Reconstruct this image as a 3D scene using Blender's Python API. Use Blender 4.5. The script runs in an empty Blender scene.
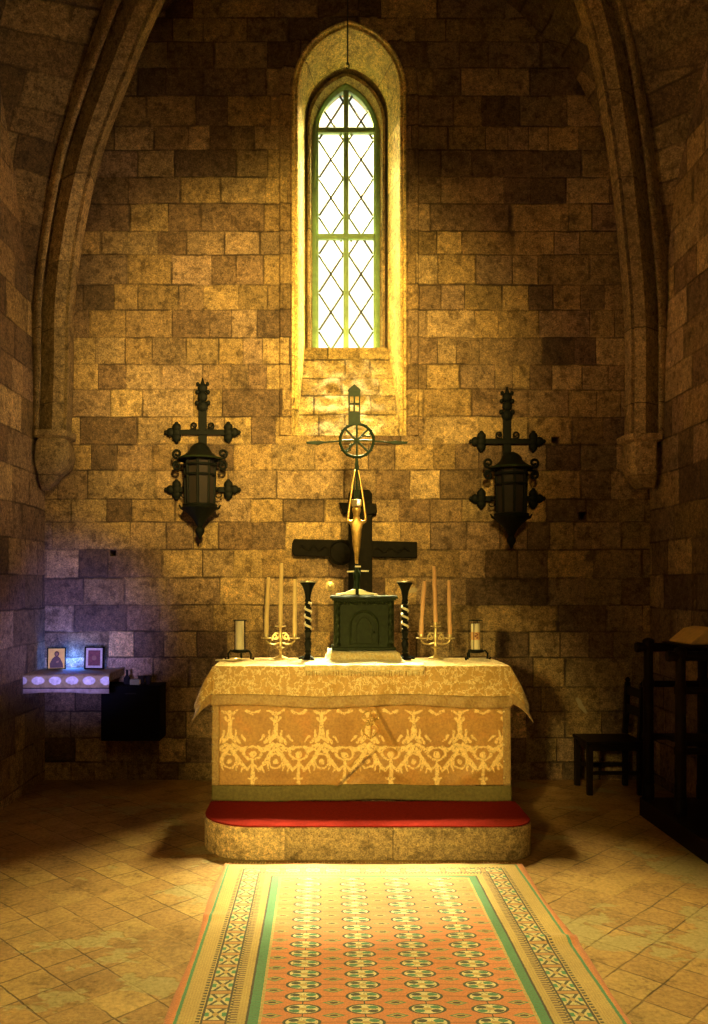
import bpy, math, random
from mathutils import Vector, Matrix, noise
random.seed(11)
SC = bpy.context.scene
COL = SC.collection
PI = math.pi
F, VX, VY, CH = 828.0, 323.0, 585.0, 1.8          # focal length in px, vanishing point, eye height
YW, XL, XR = 7.65, -2.57, 3.02                    # east wall, side walls

def W(px, py, y):
    return Vector(((px - VX) * y / F, y, CH - (py - VY) * y / F))

# ------------------------------------------------------------------ node helper
class S:
    def __init__(s, nt, sock): s.nt, s.k = nt, sock
    def _m(s, op, b=None, c=None):
        n = s.nt.nodes.new('ShaderNodeMath'); n.operation = op
        for i, v in enumerate((s, b, c)):
            if v is None: continue
            if isinstance(v, S): s.nt.links.new(v.k, n.inputs[i])
            else: n.inputs[i].default_value = v
        return S(s.nt, n.outputs[0])
    def __add__(s, b): return s._m('ADD', b)
    __radd__ = __add__
    def __sub__(s, b): return s._m('SUBTRACT', b)
    def __rsub__(s, b): return (s * -1.0) + b
    def __mul__(s, b): return s._m('MULTIPLY', b)
    __rmul__ = __mul__
    def __truediv__(s, b): return s._m('DIVIDE', b)
    def lt(s, b): return s._m('LESS_THAN', b)
    def gt(s, b): return s._m('GREATER_THAN', b)
    def floor(s): return s._m('FLOOR')
    def frac(s): return s._m('FRACT')
    def abs(s): return s._m('ABSOLUTE')
    def min(s, b): return s._m('MINIMUM', b)
    def max(s, b): return s._m('MAXIMUM', b)
    def sqrt(s): return s._m('SQRT')
    def sin(s): return s._m('SINE')
    def pow(s, b): return s._m('POWER', b)
    def sstep(s, a, b):
        n = s.nt.nodes.new('ShaderNodeMapRange'); n.interpolation_type = 'SMOOTHSTEP'
        s.nt.links.new(s.k, n.inputs[0]); n.inputs[1].default_value = a; n.inputs[2].default_value = b
        return S(s.nt, n.outputs[0])
    def band(s, a, b): return s.gt(a) * s.lt(b)

class MB_:
    """a material under construction"""
    def __init__(s, name):
        s.mat = bpy.data.materials.new(name); s.mat.use_nodes = True
        s.nt = s.mat.node_tree; s.bsdf = s.nt.nodes['Principled BSDF']
        tc = s.nt.nodes.new('ShaderNodeTexCoord')
        s.obj = S(s.nt, tc.outputs['Object'])
    def xyz(s):
        n = s.nt.nodes.new('ShaderNodeSeparateXYZ'); s.nt.links.new(s.obj.k, n.inputs[0])
        return [S(s.nt, o) for o in n.outputs]
    def vec(s, x, y, z):
        n = s.nt.nodes.new('ShaderNodeCombineXYZ')
        for i, v in enumerate((x, y, z)):
            if isinstance(v, S): s.nt.links.new(v.k, n.inputs[i])
            else: n.inputs[i].default_value = v
        return S(s.nt, n.outputs[0])
    def noise(s, vec, scale, detail=4, rough=.6, col=False):
        n = s.nt.nodes.new('ShaderNodeTexNoise'); s.nt.links.new(vec.k, n.inputs['Vector'])
        n.inputs['Scale'].default_value = scale; n.inputs['Detail'].default_value = detail
        n.inputs['Roughness'].default_value = rough
        return S(s.nt, n.outputs[1 if col else 0])
    def voro(s, vec, scale, out=0, feature='F1'):
        n = s.nt.nodes.new('ShaderNodeTexVoronoi'); n.feature = feature
        s.nt.links.new(vec.k, n.inputs['Vector']); n.inputs['Scale'].default_value = scale
        return S(s.nt, n.outputs[out])
    def white(s, vec):
        n = s.nt.nodes.new('ShaderNodeTexWhiteNoise'); n.noise_dimensions = '3D'
        s.nt.links.new(vec.k, n.inputs['Vector']); return S(s.nt, n.outputs[0])
    def ramp(s, fac, stops, const=False):
        n = s.nt.nodes.new('ShaderNodeValToRGB'); e = n.color_ramp.elements
        if const: n.color_ramp.interpolation = 'CONSTANT'
        while len(e) < len(stops): e.new(.5)
        for el, (p, c) in zip(e, stops): el.position = p; el.color = (*c, 1)
        s.nt.links.new(fac.k, n.inputs[0]); return S(s.nt, n.outputs[0])
    def mix(s, fac, a, b, mode='MIX'):
        n = s.nt.nodes.new('ShaderNodeMix'); n.data_type = 'RGBA'; n.blend_type = mode
        for i, v in ((0, fac), (6, a), (7, b)):
            if isinstance(v, S): s.nt.links.new(v.k, n.inputs[i])
            elif i == 0: n.inputs[0].default_value = v
            else: n.inputs[i].default_value = (*v, 1)
        return S(s.nt, n.outputs[2])
    def color(s, c):
        if isinstance(c, S): s.nt.links.new(c.k, s.bsdf.inputs['Base Color'])
        else: s.bsdf.inputs['Base Color'].default_value = (*c, 1)
    def set(s, **k):
        for a, v in k.items():
            i = s.bsdf.inputs[a.replace('_', ' ')]
            if isinstance(v, S): s.nt.links.new(v.k, i)
            else: i.default_value = v
    def bump(s, h, strength=.5, dist=.02):
        n = s.nt.nodes.new('ShaderNodeBump'); n.inputs['Strength'].default_value = strength
        n.inputs['Distance'].default_value = dist
        s.nt.links.new(h.k, n.inputs['Height']); s.nt.links.new(n.outputs[0], s.bsdf.inputs['Normal'])

def simple(name, col, rough=.6, metal=0, var=.25, scale=25, bump=.0, **k):
    m = MB_(name)
    f = m.noise(m.obj, scale, 5, .65)
    d = tuple(c * (1 - var) for c in col); l = tuple(min(1, c * (1 + var)) for c in col)
    m.color(m.ramp(f, [(.3, d), (.7, l)]))
    m.set(Roughness=rough, Metallic=metal, **k)
    if bump: m.bump(f, bump, .01)
    return m.mat

def stone(name, uax, palette, rowh=.247, bw=.36, joint=.006, stain=.5, spots=(), bump=1.0, grit=1.0, seed=0.):
    m = MB_(name); x, y, z = m.xyz()
    u = {'x': x + y * .6, 'X': x * 1., 'y': y + x * .6, 'xy': x * .7 + y * .7}[uax]
    wob = m.noise(m.obj, 1.3, 2) - .5
    edge = m.noise(m.obj, 9., 4, .6) - .5
    zz = z + wob * .03 + edge * .018 + seed + m.noise(m.vec(seed, 2., z * 1.6), 1., 1) * .22
    r0 = (zz / rowh).floor()
    rr = m.white(m.vec(r0, seed, 3.1))
    lump = m.noise(m.vec(u * 1.1, r0 * 7.7, seed), 1., 1, .5)
    uu = u / (rr * (bw * .6) + bw * .7) + rr * 17. + lump * 3.0 + edge * .035
    c0 = uu.floor(); fu = uu.frac(); fv = (zz / rowh).frac()
    du = (fu.min(1. - fu)) * bw; dv = (fv.min(1. - fv)) * rowh
    d = du.min(dv)
    cell = m.white(m.vec(c0, r0, seed)); cell2 = m.white(m.vec(c0, r0, seed + 9.3))
    lost = m.noise(m.obj, 2.1, 3).sstep(.40, .62)              # joints are weathered away in places
    jm = (1. - d.sstep(joint * .4, joint * 2.0)) * (lost * .75 + .25)
    fine = m.noise(m.obj, 30., 10, .85); mid = m.noise(m.obj, 6.5, 6, .7); big = m.noise(m.obj, .9, 5, .65)
    base = m.ramp(cell, palette, const=False)
    base = m.mix(1., base, m.ramp(cell2, [(0, (.60,)*3), (.5, (.93,)*3), (1, (1.22,)*3)]), 'MULTIPLY')
    base = m.mix(1., base, m.ramp(fine, [(.36, (.30, .28, .25)), (.5, (.92, .92, .92)), (.63, (1.7, 1.65, 1.45))]), 'MULTIPLY')
    grain = m.noise(m.obj, 95., 4, .7)
    base = m.mix(1., base, m.ramp(grain, [(.34, (.50, .48, .45)), (.5, (.97,)*3), (.66, (1.45, 1.42, 1.3))]), 'MULTIPLY')
    base = m.mix(1., base, m.ramp(mid, [(.25, (.60, .58, .56)), (.5, (.97,)*3), (.75, (1.25, 1.2, 1.1))]), 'MULTIPLY')
    base = m.mix(stain, base, m.ramp(big, [(.3, (.30, .28, .27)), (.52, (.9, .9, .9)), (.7, (1.25, 1.2, 1.1))]), 'MULTIPLY')
    pits = m.voro(m.obj, 34.).sstep(.05, .22); pits2 = m.noise(m.obj, 13., 3, .5).sstep(.36, .43)
    pit = pits.max(m.noise(m.obj, 4., 2).sstep(.45, .60)) * (pits2 * .45 + .55)
    base = m.mix(1., base, m.ramp(pit, [(0, (.35, .3, .25)), (1, (1, 1, 1))]), 'MULTIPLY')
    base = m.mix(jm * .8, base, (.035, .022, .012))
    for (sx, sz, ra, rb, ang, colr) in spots:                   # chips and patches with a place of their own on the wall
        ca, sa = math.cos(ang), math.sin(ang)
        px = x - sx + edge * .05; pz = z - sz + edge * .05
        q = ((px * ca + pz * sa) / ra); w = ((pz * ca - px * sa) / rb)
        base = m.mix(1. - (q * q + w * w).sqrt().sstep(.75, 1.05), base, colr)
    m.color(base)
    m.set(Roughness=.86)
    h = fine * .75 * grit + grain * .35 * grit + mid * .6 + cell * .55 + pit * .3 + (1. - jm) * .9
    m.bump(h, .75 * bump, .03)
    return m.mat

# ------------------------------------------------------------------ mesh helper
class MB:
    def __init__(s): s.v, s.f = [], []
    def add(s, vs, fs):
        b = len(s.v); s.v += [Vector(v) for v in vs]; s.f += [tuple(b + i for i in f) for f in fs]; return s
    def box(s, c, d, rz=0, rx=0, ry=0, taper=1.):
        R = Matrix.Rotation(rz, 3, 'Z') @ Matrix.Rotation(ry, 3, 'Y') @ Matrix.Rotation(rx, 3, 'X'); c = Vector(c)
        vs = []
        for k in (-1, 1):
            t = taper if k > 0 else 1
            for (i, j) in ((-1, -1), (1, -1), (1, 1), (-1, 1)):
                vs.append(c + R @ Vector((i * d[0] / 2 * t, j * d[1] / 2 * t, k * d[2] / 2)))
        return s.add(vs, [(3, 2, 1, 0), (4, 5, 6, 7), (0, 1, 5, 4), (1, 2, 6, 5), (2, 3, 7, 6), (3, 0, 4, 7)])
    def lathe(s, prof, c=(0, 0, 0), n=24, sx=1, sy=1, tw=0., flute=0, fd=0.):
        vs, fs = [], []; c = Vector(c); m = len(prof)
        for k, (r, z) in enumerate(prof):
            for i in range(n):
                a = 2 * PI * i / n
                q = r * (1 + fd * math.cos(flute * (a + tw * z))) if flute else r
                vs.append(c + Vector((q * math.cos(a) * sx, q * math.sin(a) * sy, z)))
        for k in range(m - 1):
            for i in range(n):
                j = (i + 1) % n; fs.append((k * n + i, k * n + j, (k + 1) * n + j, (k + 1) * n + i))
        fs.append(tuple(range(n))[::-1]); fs.append(tuple((m - 1) * n + i for i in range(n)))
        return s.add(vs, fs)
    def tube(s, pts, r, n=8, closed=False):
        pts = [Vector(p) for p in pts]; m = len(pts); rs = r if isinstance(r, (list, tuple)) else [r] * m
        vs, fs = [], []; up = None
        for k, p in enumerate(pts):
            if closed: t = pts[(k + 1) % m] - pts[k - 1]
            else: t = pts[min(k + 1, m - 1)] - pts[max(k - 1, 0)]
            t.normalize()
            if up is None:
                up = Vector((0, 0, 1)) if abs(t.z) < .9 else Vector((1, 0, 0))
            a = (up - t * up.dot(t)); a.normalize(); b = t.cross(a); up = a
            for i in range(n):
                g = 2 * PI * i / n; vs.append(p + (a * math.cos(g) + b * math.sin(g)) * rs[k])
        for k in range(m if closed else m - 1):
            for i in range(n):
                j = (i + 1) % n; kk = (k + 1) % m
                fs.append((k * n + i, k * n + j, kk * n + j, kk * n + i))
        if not closed: fs += [tuple(range(n))[::-1], tuple((m - 1) * n + i for i in range(n))]
        return s.add(vs, fs)
    def ball(s, c, r, n=14, sx=1, sy=1, sz=1):
        prof = [(max(1e-4, r * math.sin(PI * k / 10)), -r * math.cos(PI * k / 10) * sz) for k in range(11)]
        return s.lathe(prof, c, n, sx, sy)
    def prism(s, poly, c=(0, 0, 0), d=.02, plane='xz', holes=None):
        """an outline in the xz (or xy) plane, given thickness d"""
        c = Vector(c); n = len(poly)
        P = (lambda a, b, t: c + Vector((a, t, b))) if plane == 'xz' else (lambda a, b, t: c + Vector((a, b, t)))
        vs = [P(a, b, -d / 2) for a, b in poly] + [P(a, b, d / 2) for a, b in poly]
        fs = [tuple(range(n)), tuple(range(2 * n - 1, n - 1, -1))]
        fs += [(i, i + n, (i + 1) % n + n, (i + 1) % n) for i in range(n)]
        return s.add(vs, fs)
    def grid(s, fn, nu, nv, double=0):
        vs = [fn(i / nu, j / nv) for j in range(nv + 1) for i in range(nu + 1)]
        fs = [(j * (nu + 1) + i, j * (nu + 1) + i + 1, (j + 1) * (nu + 1) + i + 1, (j + 1) * (nu + 1) + i) for j in range(nv) for i in range(nu)]
        return s.add(vs, fs)
    def build(s, name, mat, parent=None, smooth=False, bevel=0, thick=0, loc=None, sub=0):
        me = bpy.data.meshes.new(name); me.from_pydata([tuple(v) for v in s.v], [], s.f); me.update()
        import bmesh
        bm = bmesh.new(); bm.from_mesh(me); bmesh.ops.recalc_face_normals(bm, faces=bm.faces); bm.to_mesh(me); bm.free()
        o = bpy.data.objects.new(name, me); COL.objects.link(o); me.materials.append(mat)
        if parent: o.parent = parent
        if loc is not None: o.location = loc
        if smooth:
            for p in me.polygons: p.use_smooth = True
            me.set_sharp_from_angle(angle=math.radians(38))
        if thick:
            q = o.modifiers.new('thickness', 'SOLIDIFY'); q.thickness = thick; q.offset = 0
        if bevel:
            q = o.modifiers.new('edges', 'BEVEL'); q.width = bevel; q.segments = 2; q.limit_method = 'ANGLE'
        if sub:
            q = o.modifiers.new('smooth', 'SUBSURF'); q.levels = sub; q.render_levels = sub
        return o

def tag(o, label, cat, group=None):
    o['label'] = label; o['category'] = cat
    if group: o['group'] = group
    return o
def thing(name, label, cat, loc, rz=0, group=None):
    o = bpy.data.objects.new(name, None); COL.objects.link(o); o.location = loc; o.rotation_euler = (0, 0, rz)
    o.empty_display_size = .1
    return tag(o, label, cat, group)
def struct(o): o['kind'] = 'structure'; return o
def dup(o, parent=None, **k):
    c = o.copy(); COL.objects.link(c)
    if parent: c.parent = parent
    for ch in list(o.children): dup(ch, c)
    for a, v in k.items():
        if a == 'loc': c.location = v
        elif a == 'rz': c.rotation_euler.z = v
        else: c[a] = v
    return c

# ------------------------------------------------------------------ materials
PAL = [(0, (.20, .13, .075)), (.18, (.27, .18, .11)), (.36, (.41, .28, .13)), (.55, (.54, .385, .18)), (.7, (.36, .245, .16)), (.88, (.58, .42, .22)), (1, (.19, .12, .08))]
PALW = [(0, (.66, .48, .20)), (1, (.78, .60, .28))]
M = {}
M['wall'] = stone('ochre ashlar', 'x', PAL, spots=[
    (W(581, 706, YW).x, W(581, 706, YW).z, .095, .028, -1.0, (.5, .42, .25)),
    (W(413, 590, YW).x, W(413, 590, YW).z, .05, .03, .3, (.5, .42, .25))])
M['side'] = stone('side wall ashlar', 'y', PAL, rowh=.3, bw=.5, stain=.6, seed=4.)
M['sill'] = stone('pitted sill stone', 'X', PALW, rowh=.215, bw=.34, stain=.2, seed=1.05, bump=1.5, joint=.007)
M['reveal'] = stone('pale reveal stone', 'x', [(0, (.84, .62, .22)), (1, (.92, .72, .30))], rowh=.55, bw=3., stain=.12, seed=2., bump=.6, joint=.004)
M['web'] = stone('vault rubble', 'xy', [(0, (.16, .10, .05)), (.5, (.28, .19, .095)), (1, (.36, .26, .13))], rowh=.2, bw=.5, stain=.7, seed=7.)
M['rib'] = stone('rib stone', 'x', [(0, (.36, .26, .13)), (1, (.46, .34, .18))], rowh=.62, bw=6., stain=.35, seed=3.3, bump=.6, joint=.004)
M['step'] = stone('step stone', 'x', [(0, (.50, .36, .18)), (1, (.60, .45, .24))], rowh=.5, bw=.62, stain=.3, seed=.13, bump=.7, joint=.004)
M['iron'] = simple('black wrought iron', (.0045, .006, .0045), .6, .0, .4, 40, .2, Specular_IOR_Level=.12)
M['darkwood'] = simple('dark stained oak', (.012, .007, .004), .45, 0, .45, 14, .1, Specular_IOR_Level=.12)
M['crosswood'] = simple('blackened cross wood', (.006, .005, .0025), .75, 0, .5, 22, .4, Specular_IOR_Level=.12)
M['tab'] = simple('dark green bronze', (.015, .022, .007), .55, .1, .4, 30, .3, Specular_IOR_Level=.12)
M['bronze'] = simple('green patinated bronze', (.008, .018, .007), .5, .1, .35, 30, .15, Specular_IOR_Level=.12)
M['bright'] = simple('polished pale metal', (.75, .66, .42), .28, .8, .1, 20)
M['brass'] = simple('aged brass', (.82, .66, .32), .34, .75, .25, 30)
M['gold'] = simple('gilt figure', (.50, .33, .10), .38, .6, .3, 30)
M['wax'] = simple('cream wax', (.86, .66, .30), .5, 0, .06, 18)
M['waxo'] = simple('honey wax', (.80, .47, .22), .5, 0, .08, 18)
M['waxw'] = simple('white wax', (.90, .82, .58), .5, 0, .06, 18)
M['red'] = simple('red felt carpet', (.17, .012, .008), .95, 0, .25, 60, .2, Specular_IOR_Level=.03)
M['box'] = simple('matt black board', (.004, .0035, .0035), .8, 0, .3, 12, Specular_IOR_Level=.12)
M['frame'] = simple('green painted window iron', (.20, .34, .17), .55, 0, .25, 12, .1)
M['lead'] = simple('dark lead', (.030, .038, .032), .6, .2, .2, 30)
M['olive'] = simple('olive hem brocade', (.12, .098, .025), .8, 0, .3, 45, .3)
M['fringe'] = simple('cream fringe', (.72, .58, .27), .85, 0, .3, 60, .3)
M['tan'] = simple('tan leather', (.80, .56, .22), .6, 0, .15, 20, .1)
M['black'] = simple('soot', (.006, .005, .005), .95, 0, .1, 10)

def glass(name, tint, gl=.06):
    m = bpy.data.materials.new(name); m.use_nodes = True; nt = m.node_tree; nt.nodes.clear()
    o = nt.nodes.new('ShaderNodeOutputMaterial'); t = nt.nodes.new('ShaderNodeBsdfTransparent'); g = nt.nodes.new('ShaderNodeBsdfGlossy')
    g.inputs['Roughness'].default_value = .08; t.inputs[0].default_value = (*tint, 1); x = nt.nodes.new('ShaderNodeMixShader')
    x.inputs[0].default_value = gl
    nt.links.new(t.outputs[0], x.inputs[1]); nt.links.new(g.outputs[0], x.inputs[2]); nt.links.new(x.outputs[0], o.inputs[0])
    return m
M['glass'] = glass('window glass', (.93, .98, .98))
def haze_glass(mat):
    nt = mat.node_tree; out = [n for n in nt.nodes if n.type == 'OUTPUT_MATERIAL'][0]; src = out.inputs[0].links[0].from_socket
    t = nt.nodes.new('ShaderNodeBsdfTranslucent'); t.inputs[0].default_value = (.95, .97, .9, 1); x = nt.nodes.new('ShaderNodeMixShader'); x.inputs[0].default_value = .02
    nt.links.new(src, x.inputs[1]); nt.links.new(t.outputs[0], x.inputs[2]); nt.links.new(x.outputs[0], out.inputs[0])
haze_glass(M['glass'])
M['jar'] = glass('clear glass', (1., 1., .98), .03)
M['amber'] = simple('smoky lantern glass', (.012, .007, .004), .8, 0, .4, 8)

def floor_mat():
    m = MB_('worn diagonal floor tiles'); x, y, z = m.xyz(); T = .30
    e = (m.noise(m.obj, 7., 4) - .5) * .03
    a = (x - y + 2.5 + e) / T; b = (x + y - 2.87 + e) / T
    fa, fb = a.frac(), b.frac()
    d = (fa.min(1. - fa)).min(fb.min(1. - fb)) * T
    cell = m.white(m.vec(a.floor(), b.floor(), .5))
    big = m.noise(m.obj, 1.1, 5, .7); mid = m.noise(m.obj, 5., 6, .7); fine = m.noise(m.obj, 40., 6, .7)
    lost = m.noise(m.obj, 1.7, 3).sstep(.38, .6)
    jm = (1. - d.sstep(.002, .009)) * (lost * .9 + .1)
    c = m.ramp(cell, [(0, (.34, .19, .06)), (.5, (.41, .24, .075)), (1, (.46, .295, .10))])
    c = m.mix(1., c, m.ramp(big, [(.3, (.55, .5, .45)), (.5, (.95,)*3), (.7, (1.15, 1.15, 1.1))]), 'MULTIPLY')
    c = m.mix(1., c, m.ramp(mid, [(.25, (.38, .33, .3)), (.45, (.95,)*3), (.75, (1.2, 1.18, 1.1))]), 'MULTIPLY')
    c = m.mix(1., c, m.ramp(fine, [(.3, (.65,)*3), (.6, (1.1,)*3)]), 'MULTIPLY')
    worn = m.noise(m.vec(x + 3.3, y * 1.3, 0.), 1.0, 5, .65).sstep(.56, .585)
    c = m.mix(worn * .8, c, m.ramp(fine, [(.3, (.24, .19, .075)), (.7, (.44, .36, .16))]))
    c = m.mix(jm * (1. - worn * .6) * .85, c, (.06, .035, .014))
    m.color(c); m.set(Roughness=m.ramp(mid, [(.3, (.85,)*3), (.7, (.62,)*3)]))
    m.bump(mid * .5 + fine * .3 + (1. - jm) * .8 + cell * .4 - worn * .7, .6, .012)
    return m.mat
M['floor'] = floor_mat()

RX0, RX1, RY0, RY1 = -.64, 1.265, 1.6, 5.31
def rug_mat():
    m = MB_('woven rug with medallions'); x, y, z = m.xyz()
    wv = (m.noise(m.obj, 60., 3) - .5) * .008
    xx = x - RX0 + wv; a = xx.min((RX1 - RX0) - xx); e = (RY1 - y + wv) * 1.42
    side = a.lt(e); d = a.min(e)
    al = y * side + x * (1. - side)
    ORG, GRN, TAN, DRK, CRM = (.66, .22, .075), (.06, .25, .13), (.52, .36, .115), (.045, .035, .02), (.74, .65, .36)
    # field
    PXX, PYY, x0 = .263, .104, -.086
    gx = ((x - x0 + wv) / PXX + .5).frac() - .5; gy = ((y - 3.483 + wv) / PYY + .5).frac() - .5
    r1 = ((gx * (PXX / .080)).pow(2.) + (gy * (PYY / .042)).pow(2.)).sqrt()
    hx = ((x - x0 + wv) / PXX).frac() - .5; hy = ((y - 3.483 + wv) / PYY).frac() - .5
    r2 = (hx * (PXX / .05)).abs() + (hy * (PYY / .022)).abs()
    r3 = ((hx * (PXX / .030)).pow(2.) + (hy * (PYY / .012)).pow(2.)).sqrt()
    c = m.mix(0., ORG, ORG)
    c = m.mix(gx.abs().lt(.010), c, DRK)
    c = m.mix(gy.abs().lt(.035) * .55, c, (.25, .10, .04))
    dots = m.voro(m.vec(x, y, 0.), 75.).lt(.30)
    c = m.mix(r2.lt(1.0), c, GRN); c = m.mix(r2.lt(.72), c, TAN); c = m.mix(r3.lt(.6), c, DRK)
    quad = (gx * gy).gt(0.)
    c = m.mix(r1.lt(1.0), c, (.03, .05, .03)); c = m.mix(r1.lt(.84), c, CRM)
    blob = (((gx.abs() * PXX - .035) / .022).pow(2.) + ((gy.abs() * PYY - .015) / .012).pow(2.)).lt(1.)
    c = m.mix(r1.lt(.80) * quad * blob, c, GRN); c = m.mix(r1.lt(.80) * (1. - quad) * blob, c, (.05, .06, .04))
    c = m.mix(r1.lt(.80) * dots * .6, c, (.08, .10, .05)); c = m.mix(r1.lt(.25), c, TAN)
    # borders, by distance from the edge
    tick = lambda p: (al / p).frac().gt(.5)
    b = m.mix(0., TAN, TAN)
    st = (d / .012).frac().gt(.55)
    b = m.mix(st * tick(.011) * .55, b, (.30, .17, .06))
    b = m.mix(d.band(.255, .285) * tick(.020), b, (.16, .10, .05))
    b = m.mix(d.lt(.028), b, ORG)
    b = m.mix(d.band(.030, .044), b, GRN)
    b = m.mix(d.band(.118, .134) * tick(.024), b, DRK); b = m.mix(d.band(.248, .258) * tick(.024), b, DRK)
    # main border: boxes with crossed diamonds
    q = d.band(.148, .238); s = (al / .125).frac() - .5; t = (d - .193) / .09
    bx = m.mix(dots * .5, (.62, .53, .27), (.16, .14, .06))
    bx = m.mix(((s.abs() - t.abs()).abs()).lt(.085), bx, (.07, .06, .035))
    bx = m.mix((s.abs() + t.abs()).lt(.17), bx, (.48, .30, .10))
    bx = m.mix(s.abs().gt(.40), bx, (.50, .25, .08)); bx = m.mix(s.abs().band(.36, .40), bx, DRK)
    bx = m.mix((t.abs().gt(.30) * s.abs().lt(.12)), bx, GRN)
    b = m.mix(q, b, bx)
    b = m.mix(d.band(.138, .148), b, DRK); b = m.mix(d.band(.238, .247), b, DRK)
    b = m.mix(d.band(.322, .332), b, DRK); b = m.mix(d.band(.332, .375), b, GRN)
    b = m.mix(d.band(.335, .372) * tick(.02) * .5, b, (.10, .20, .09)); b = m.mix(d.band(.375, .388) * tick(.03) * .6, b, (.55, .42, .18))
    c = m.mix(d.gt(.388), b, c)
    f = m.noise(m.obj, 130., 3, .6); g = m.noise(m.obj, 3., 4)
    c = m.mix(1., c, m.ramp(f, [(.3, (.72,)*3), (.7, (1.12,)*3)]), 'MULTIPLY')
    c = m.mix(1., c, m.ramp(g, [(.3, (.86, .84, .8)), (.65, (1.05,)*3)]), 'MULTIPLY')
    m.color(c); m.set(Roughness=.8); m.bs = None
    m.bsdf.inputs['Sheen Weight'].default_value = .25
    m.bump(f, .35, .004)
    return m.mat
M['rug'] = rug_mat()

def damask():
    m = MB_('gold damask'); x, y, z = m.xyz(); P = .335
    n1 = m.noise(m.obj, 26., 3, .6, col=True); sp = m.nt.nodes.new('ShaderNodeSeparateColor'); m.nt.links.new(n1.k, sp.inputs[0])
    jx = (S(m.nt, sp.outputs[0]) - .5) * .040; jz = (S(m.nt, sp.outputs[1]) - .5) * .040
    q = (((x + .010) / P + .5).frac() - .5).abs() * P + jx * .8; v = z + jz
    def seg(a, b, r0, r1=None):
        r1 = r0 if r1 is None else r1
        dx, dz = b[0] - a[0], b[1] - a[1]; L = dx * dx + dz * dz
        t = (((q - a[0]) * dx + (v - a[1]) * dz) / L).max(0.).min(1.)
        ex = q - a[0] - t * dx; ez = v - a[1] - t * dz
        return (ex * ex + ez * ez).sqrt() - (t * (r1 - r0) + r0)
    def ring(c, ra, rb, w): return ((((q - c[0]) / ra).pow(2.) + ((v - c[1]) / rb).pow(2.)).sqrt() - 1.).abs() * min(ra, rb) - w
    def disc(c, r): return ((q - c[0]).pow(2.) + (v - c[1]).pow(2.)).sqrt() - r
    D = None
    for s in (seg((0, .88), (0, .70), .007, .020), seg((0, .71), (.045, .655), .017, .008), seg((.02, .64), (.09, .60), .012, .016),
              seg((.09, .60), (.13, .625), .015, .006), seg((0, .625), (.07, .52), .016, .013), seg((.07, .52), (.125, .455), .015, .011),
              seg((.125, .455), (.167, .50), .010, .006), seg((.167, .52), (.167, .36), .008, .014), seg((.14, .395), (.167, .385), .006, .012),
              seg((.06, .50), (.05, .455), .010, .004), seg((.1, .48), (.085, .44), .009, .003),
              ring((0, .52), .048, .052, .005), disc((.167, .565), .024), ring((.167, .575), .062, .045, .006), seg((0, .86), (.06, .885), .012, .005),
              seg((.045, .74), (.042, .66), .007, .009), seg((.042, .70), (.075, .655), .005, .010), seg((.02, .575), (.05, .60), .004, .010), seg((.167, .86), (.12, .885), .006, .010), seg((.01, .80), (.03, .83), .004, .009),
              seg((.09, .70), (.12, .665), .010, .004), disc((0, .515), .018)):
        D = s if D is None else D.min(s)
    f = (1. - D.sstep(-.004, .006)) * m.noise(m.obj, 85., 2, .5).sstep(.30, .44)
    fine = m.noise(m.obj, 60., 4, .7); big = m.noise(m.obj, 4., 4)
    gnd = m.ramp(big, [(.3, (.34, .165, .035)), (.55, (.44, .235, .055)), (.75, (.50, .22, .05))])
    c = m.mix(f * .9, gnd, (.92, .66, .27))
    c = m.mix(1., c, m.ramp(fine, [(.3, (.68,)*3), (.7, (1.2,)*3)]), 'MULTIPLY')
    m.color(c); m.set(Roughness=.6); m.bsdf.inputs['Sheen Weight'].default_value = .3
    m.bump(fine * .4 + f, .3, .004)
    return m.mat
M['damask'] = damask()

def clothmat(name, c1, c2, sc=9., w=.07):
    m = MB_(name); x, y, z = m.xyz()
    v = m.noise(m.vec(x * 1.2, z * .8 + y * .7, 0.), sc, 5, .65); r = ((v - .5).abs()).sstep(.0, w)
    fine = m.noise(m.obj, 70., 4, .7)
    c = m.mix(r, c2, c1)
    c = m.mix(1., c, m.ramp(fine, [(.3, (.7,)*3), (.7, (1.15,)*3)]), 'MULTIPLY')
    m.color(c); m.set(Roughness=.62); m.bsdf.inputs['Sheen Weight'].default_value = .3
    m.bump(fine * .4 + r * .4, .3, .004)
    return m.mat
M['cloth'] = clothmat('gold brocade cloth', (.52, .31, .075), (.88, .70, .34), sc=13., w=.035)
M['runner'] = clothmat('pale gold brocade', (.72, .55, .22), (.82, .70, .38), sc=14.)
M['band'] = clothmat('brown gold braid', (.33, .20, .065), (.42, .28, .10), sc=22.)

def lace_mat():
    m = MB_('lace shelf cloth'); x, y, z = m.xyz()
    s = m.noise(m.obj, 22., 4, .6)
    puff = ((((x + 2.5) / .145).frac() - .5) * .145 / .055).pow(2.) + ((z - .985 + (s - .5) * .03) / .036).pow(2.)
    c = m.mix((1. - puff.sstep(.7, 1.15)), (.36, .27, .13), (.85, .80, .78))
    c = m.mix(z.band(.915, .925), c, (.03, .02, .02)); c = m.mix(z.lt(.915), c, (.42, .34, .28))
    c = m.mix(1., c, m.ramp(s, [(.3, (.6,)*3), (.65, (1.1,)*3)]), 'MULTIPLY')
    m.color(c); m.set(Roughness=.85); m.bump(s, .4, .006)
    return m.mat
M['lace'] = lace_mat()

# ------------------------------------------------------------------ setting: floor, walls, vault
YB = -3.5
b = MB(); b.box(((XL + XR) / 2, (YB + 8.6) / 2, -.15), (XR - XL + .8, 8.6 - YB, .3)); struct(b.build('floor', M['floor']))

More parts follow.
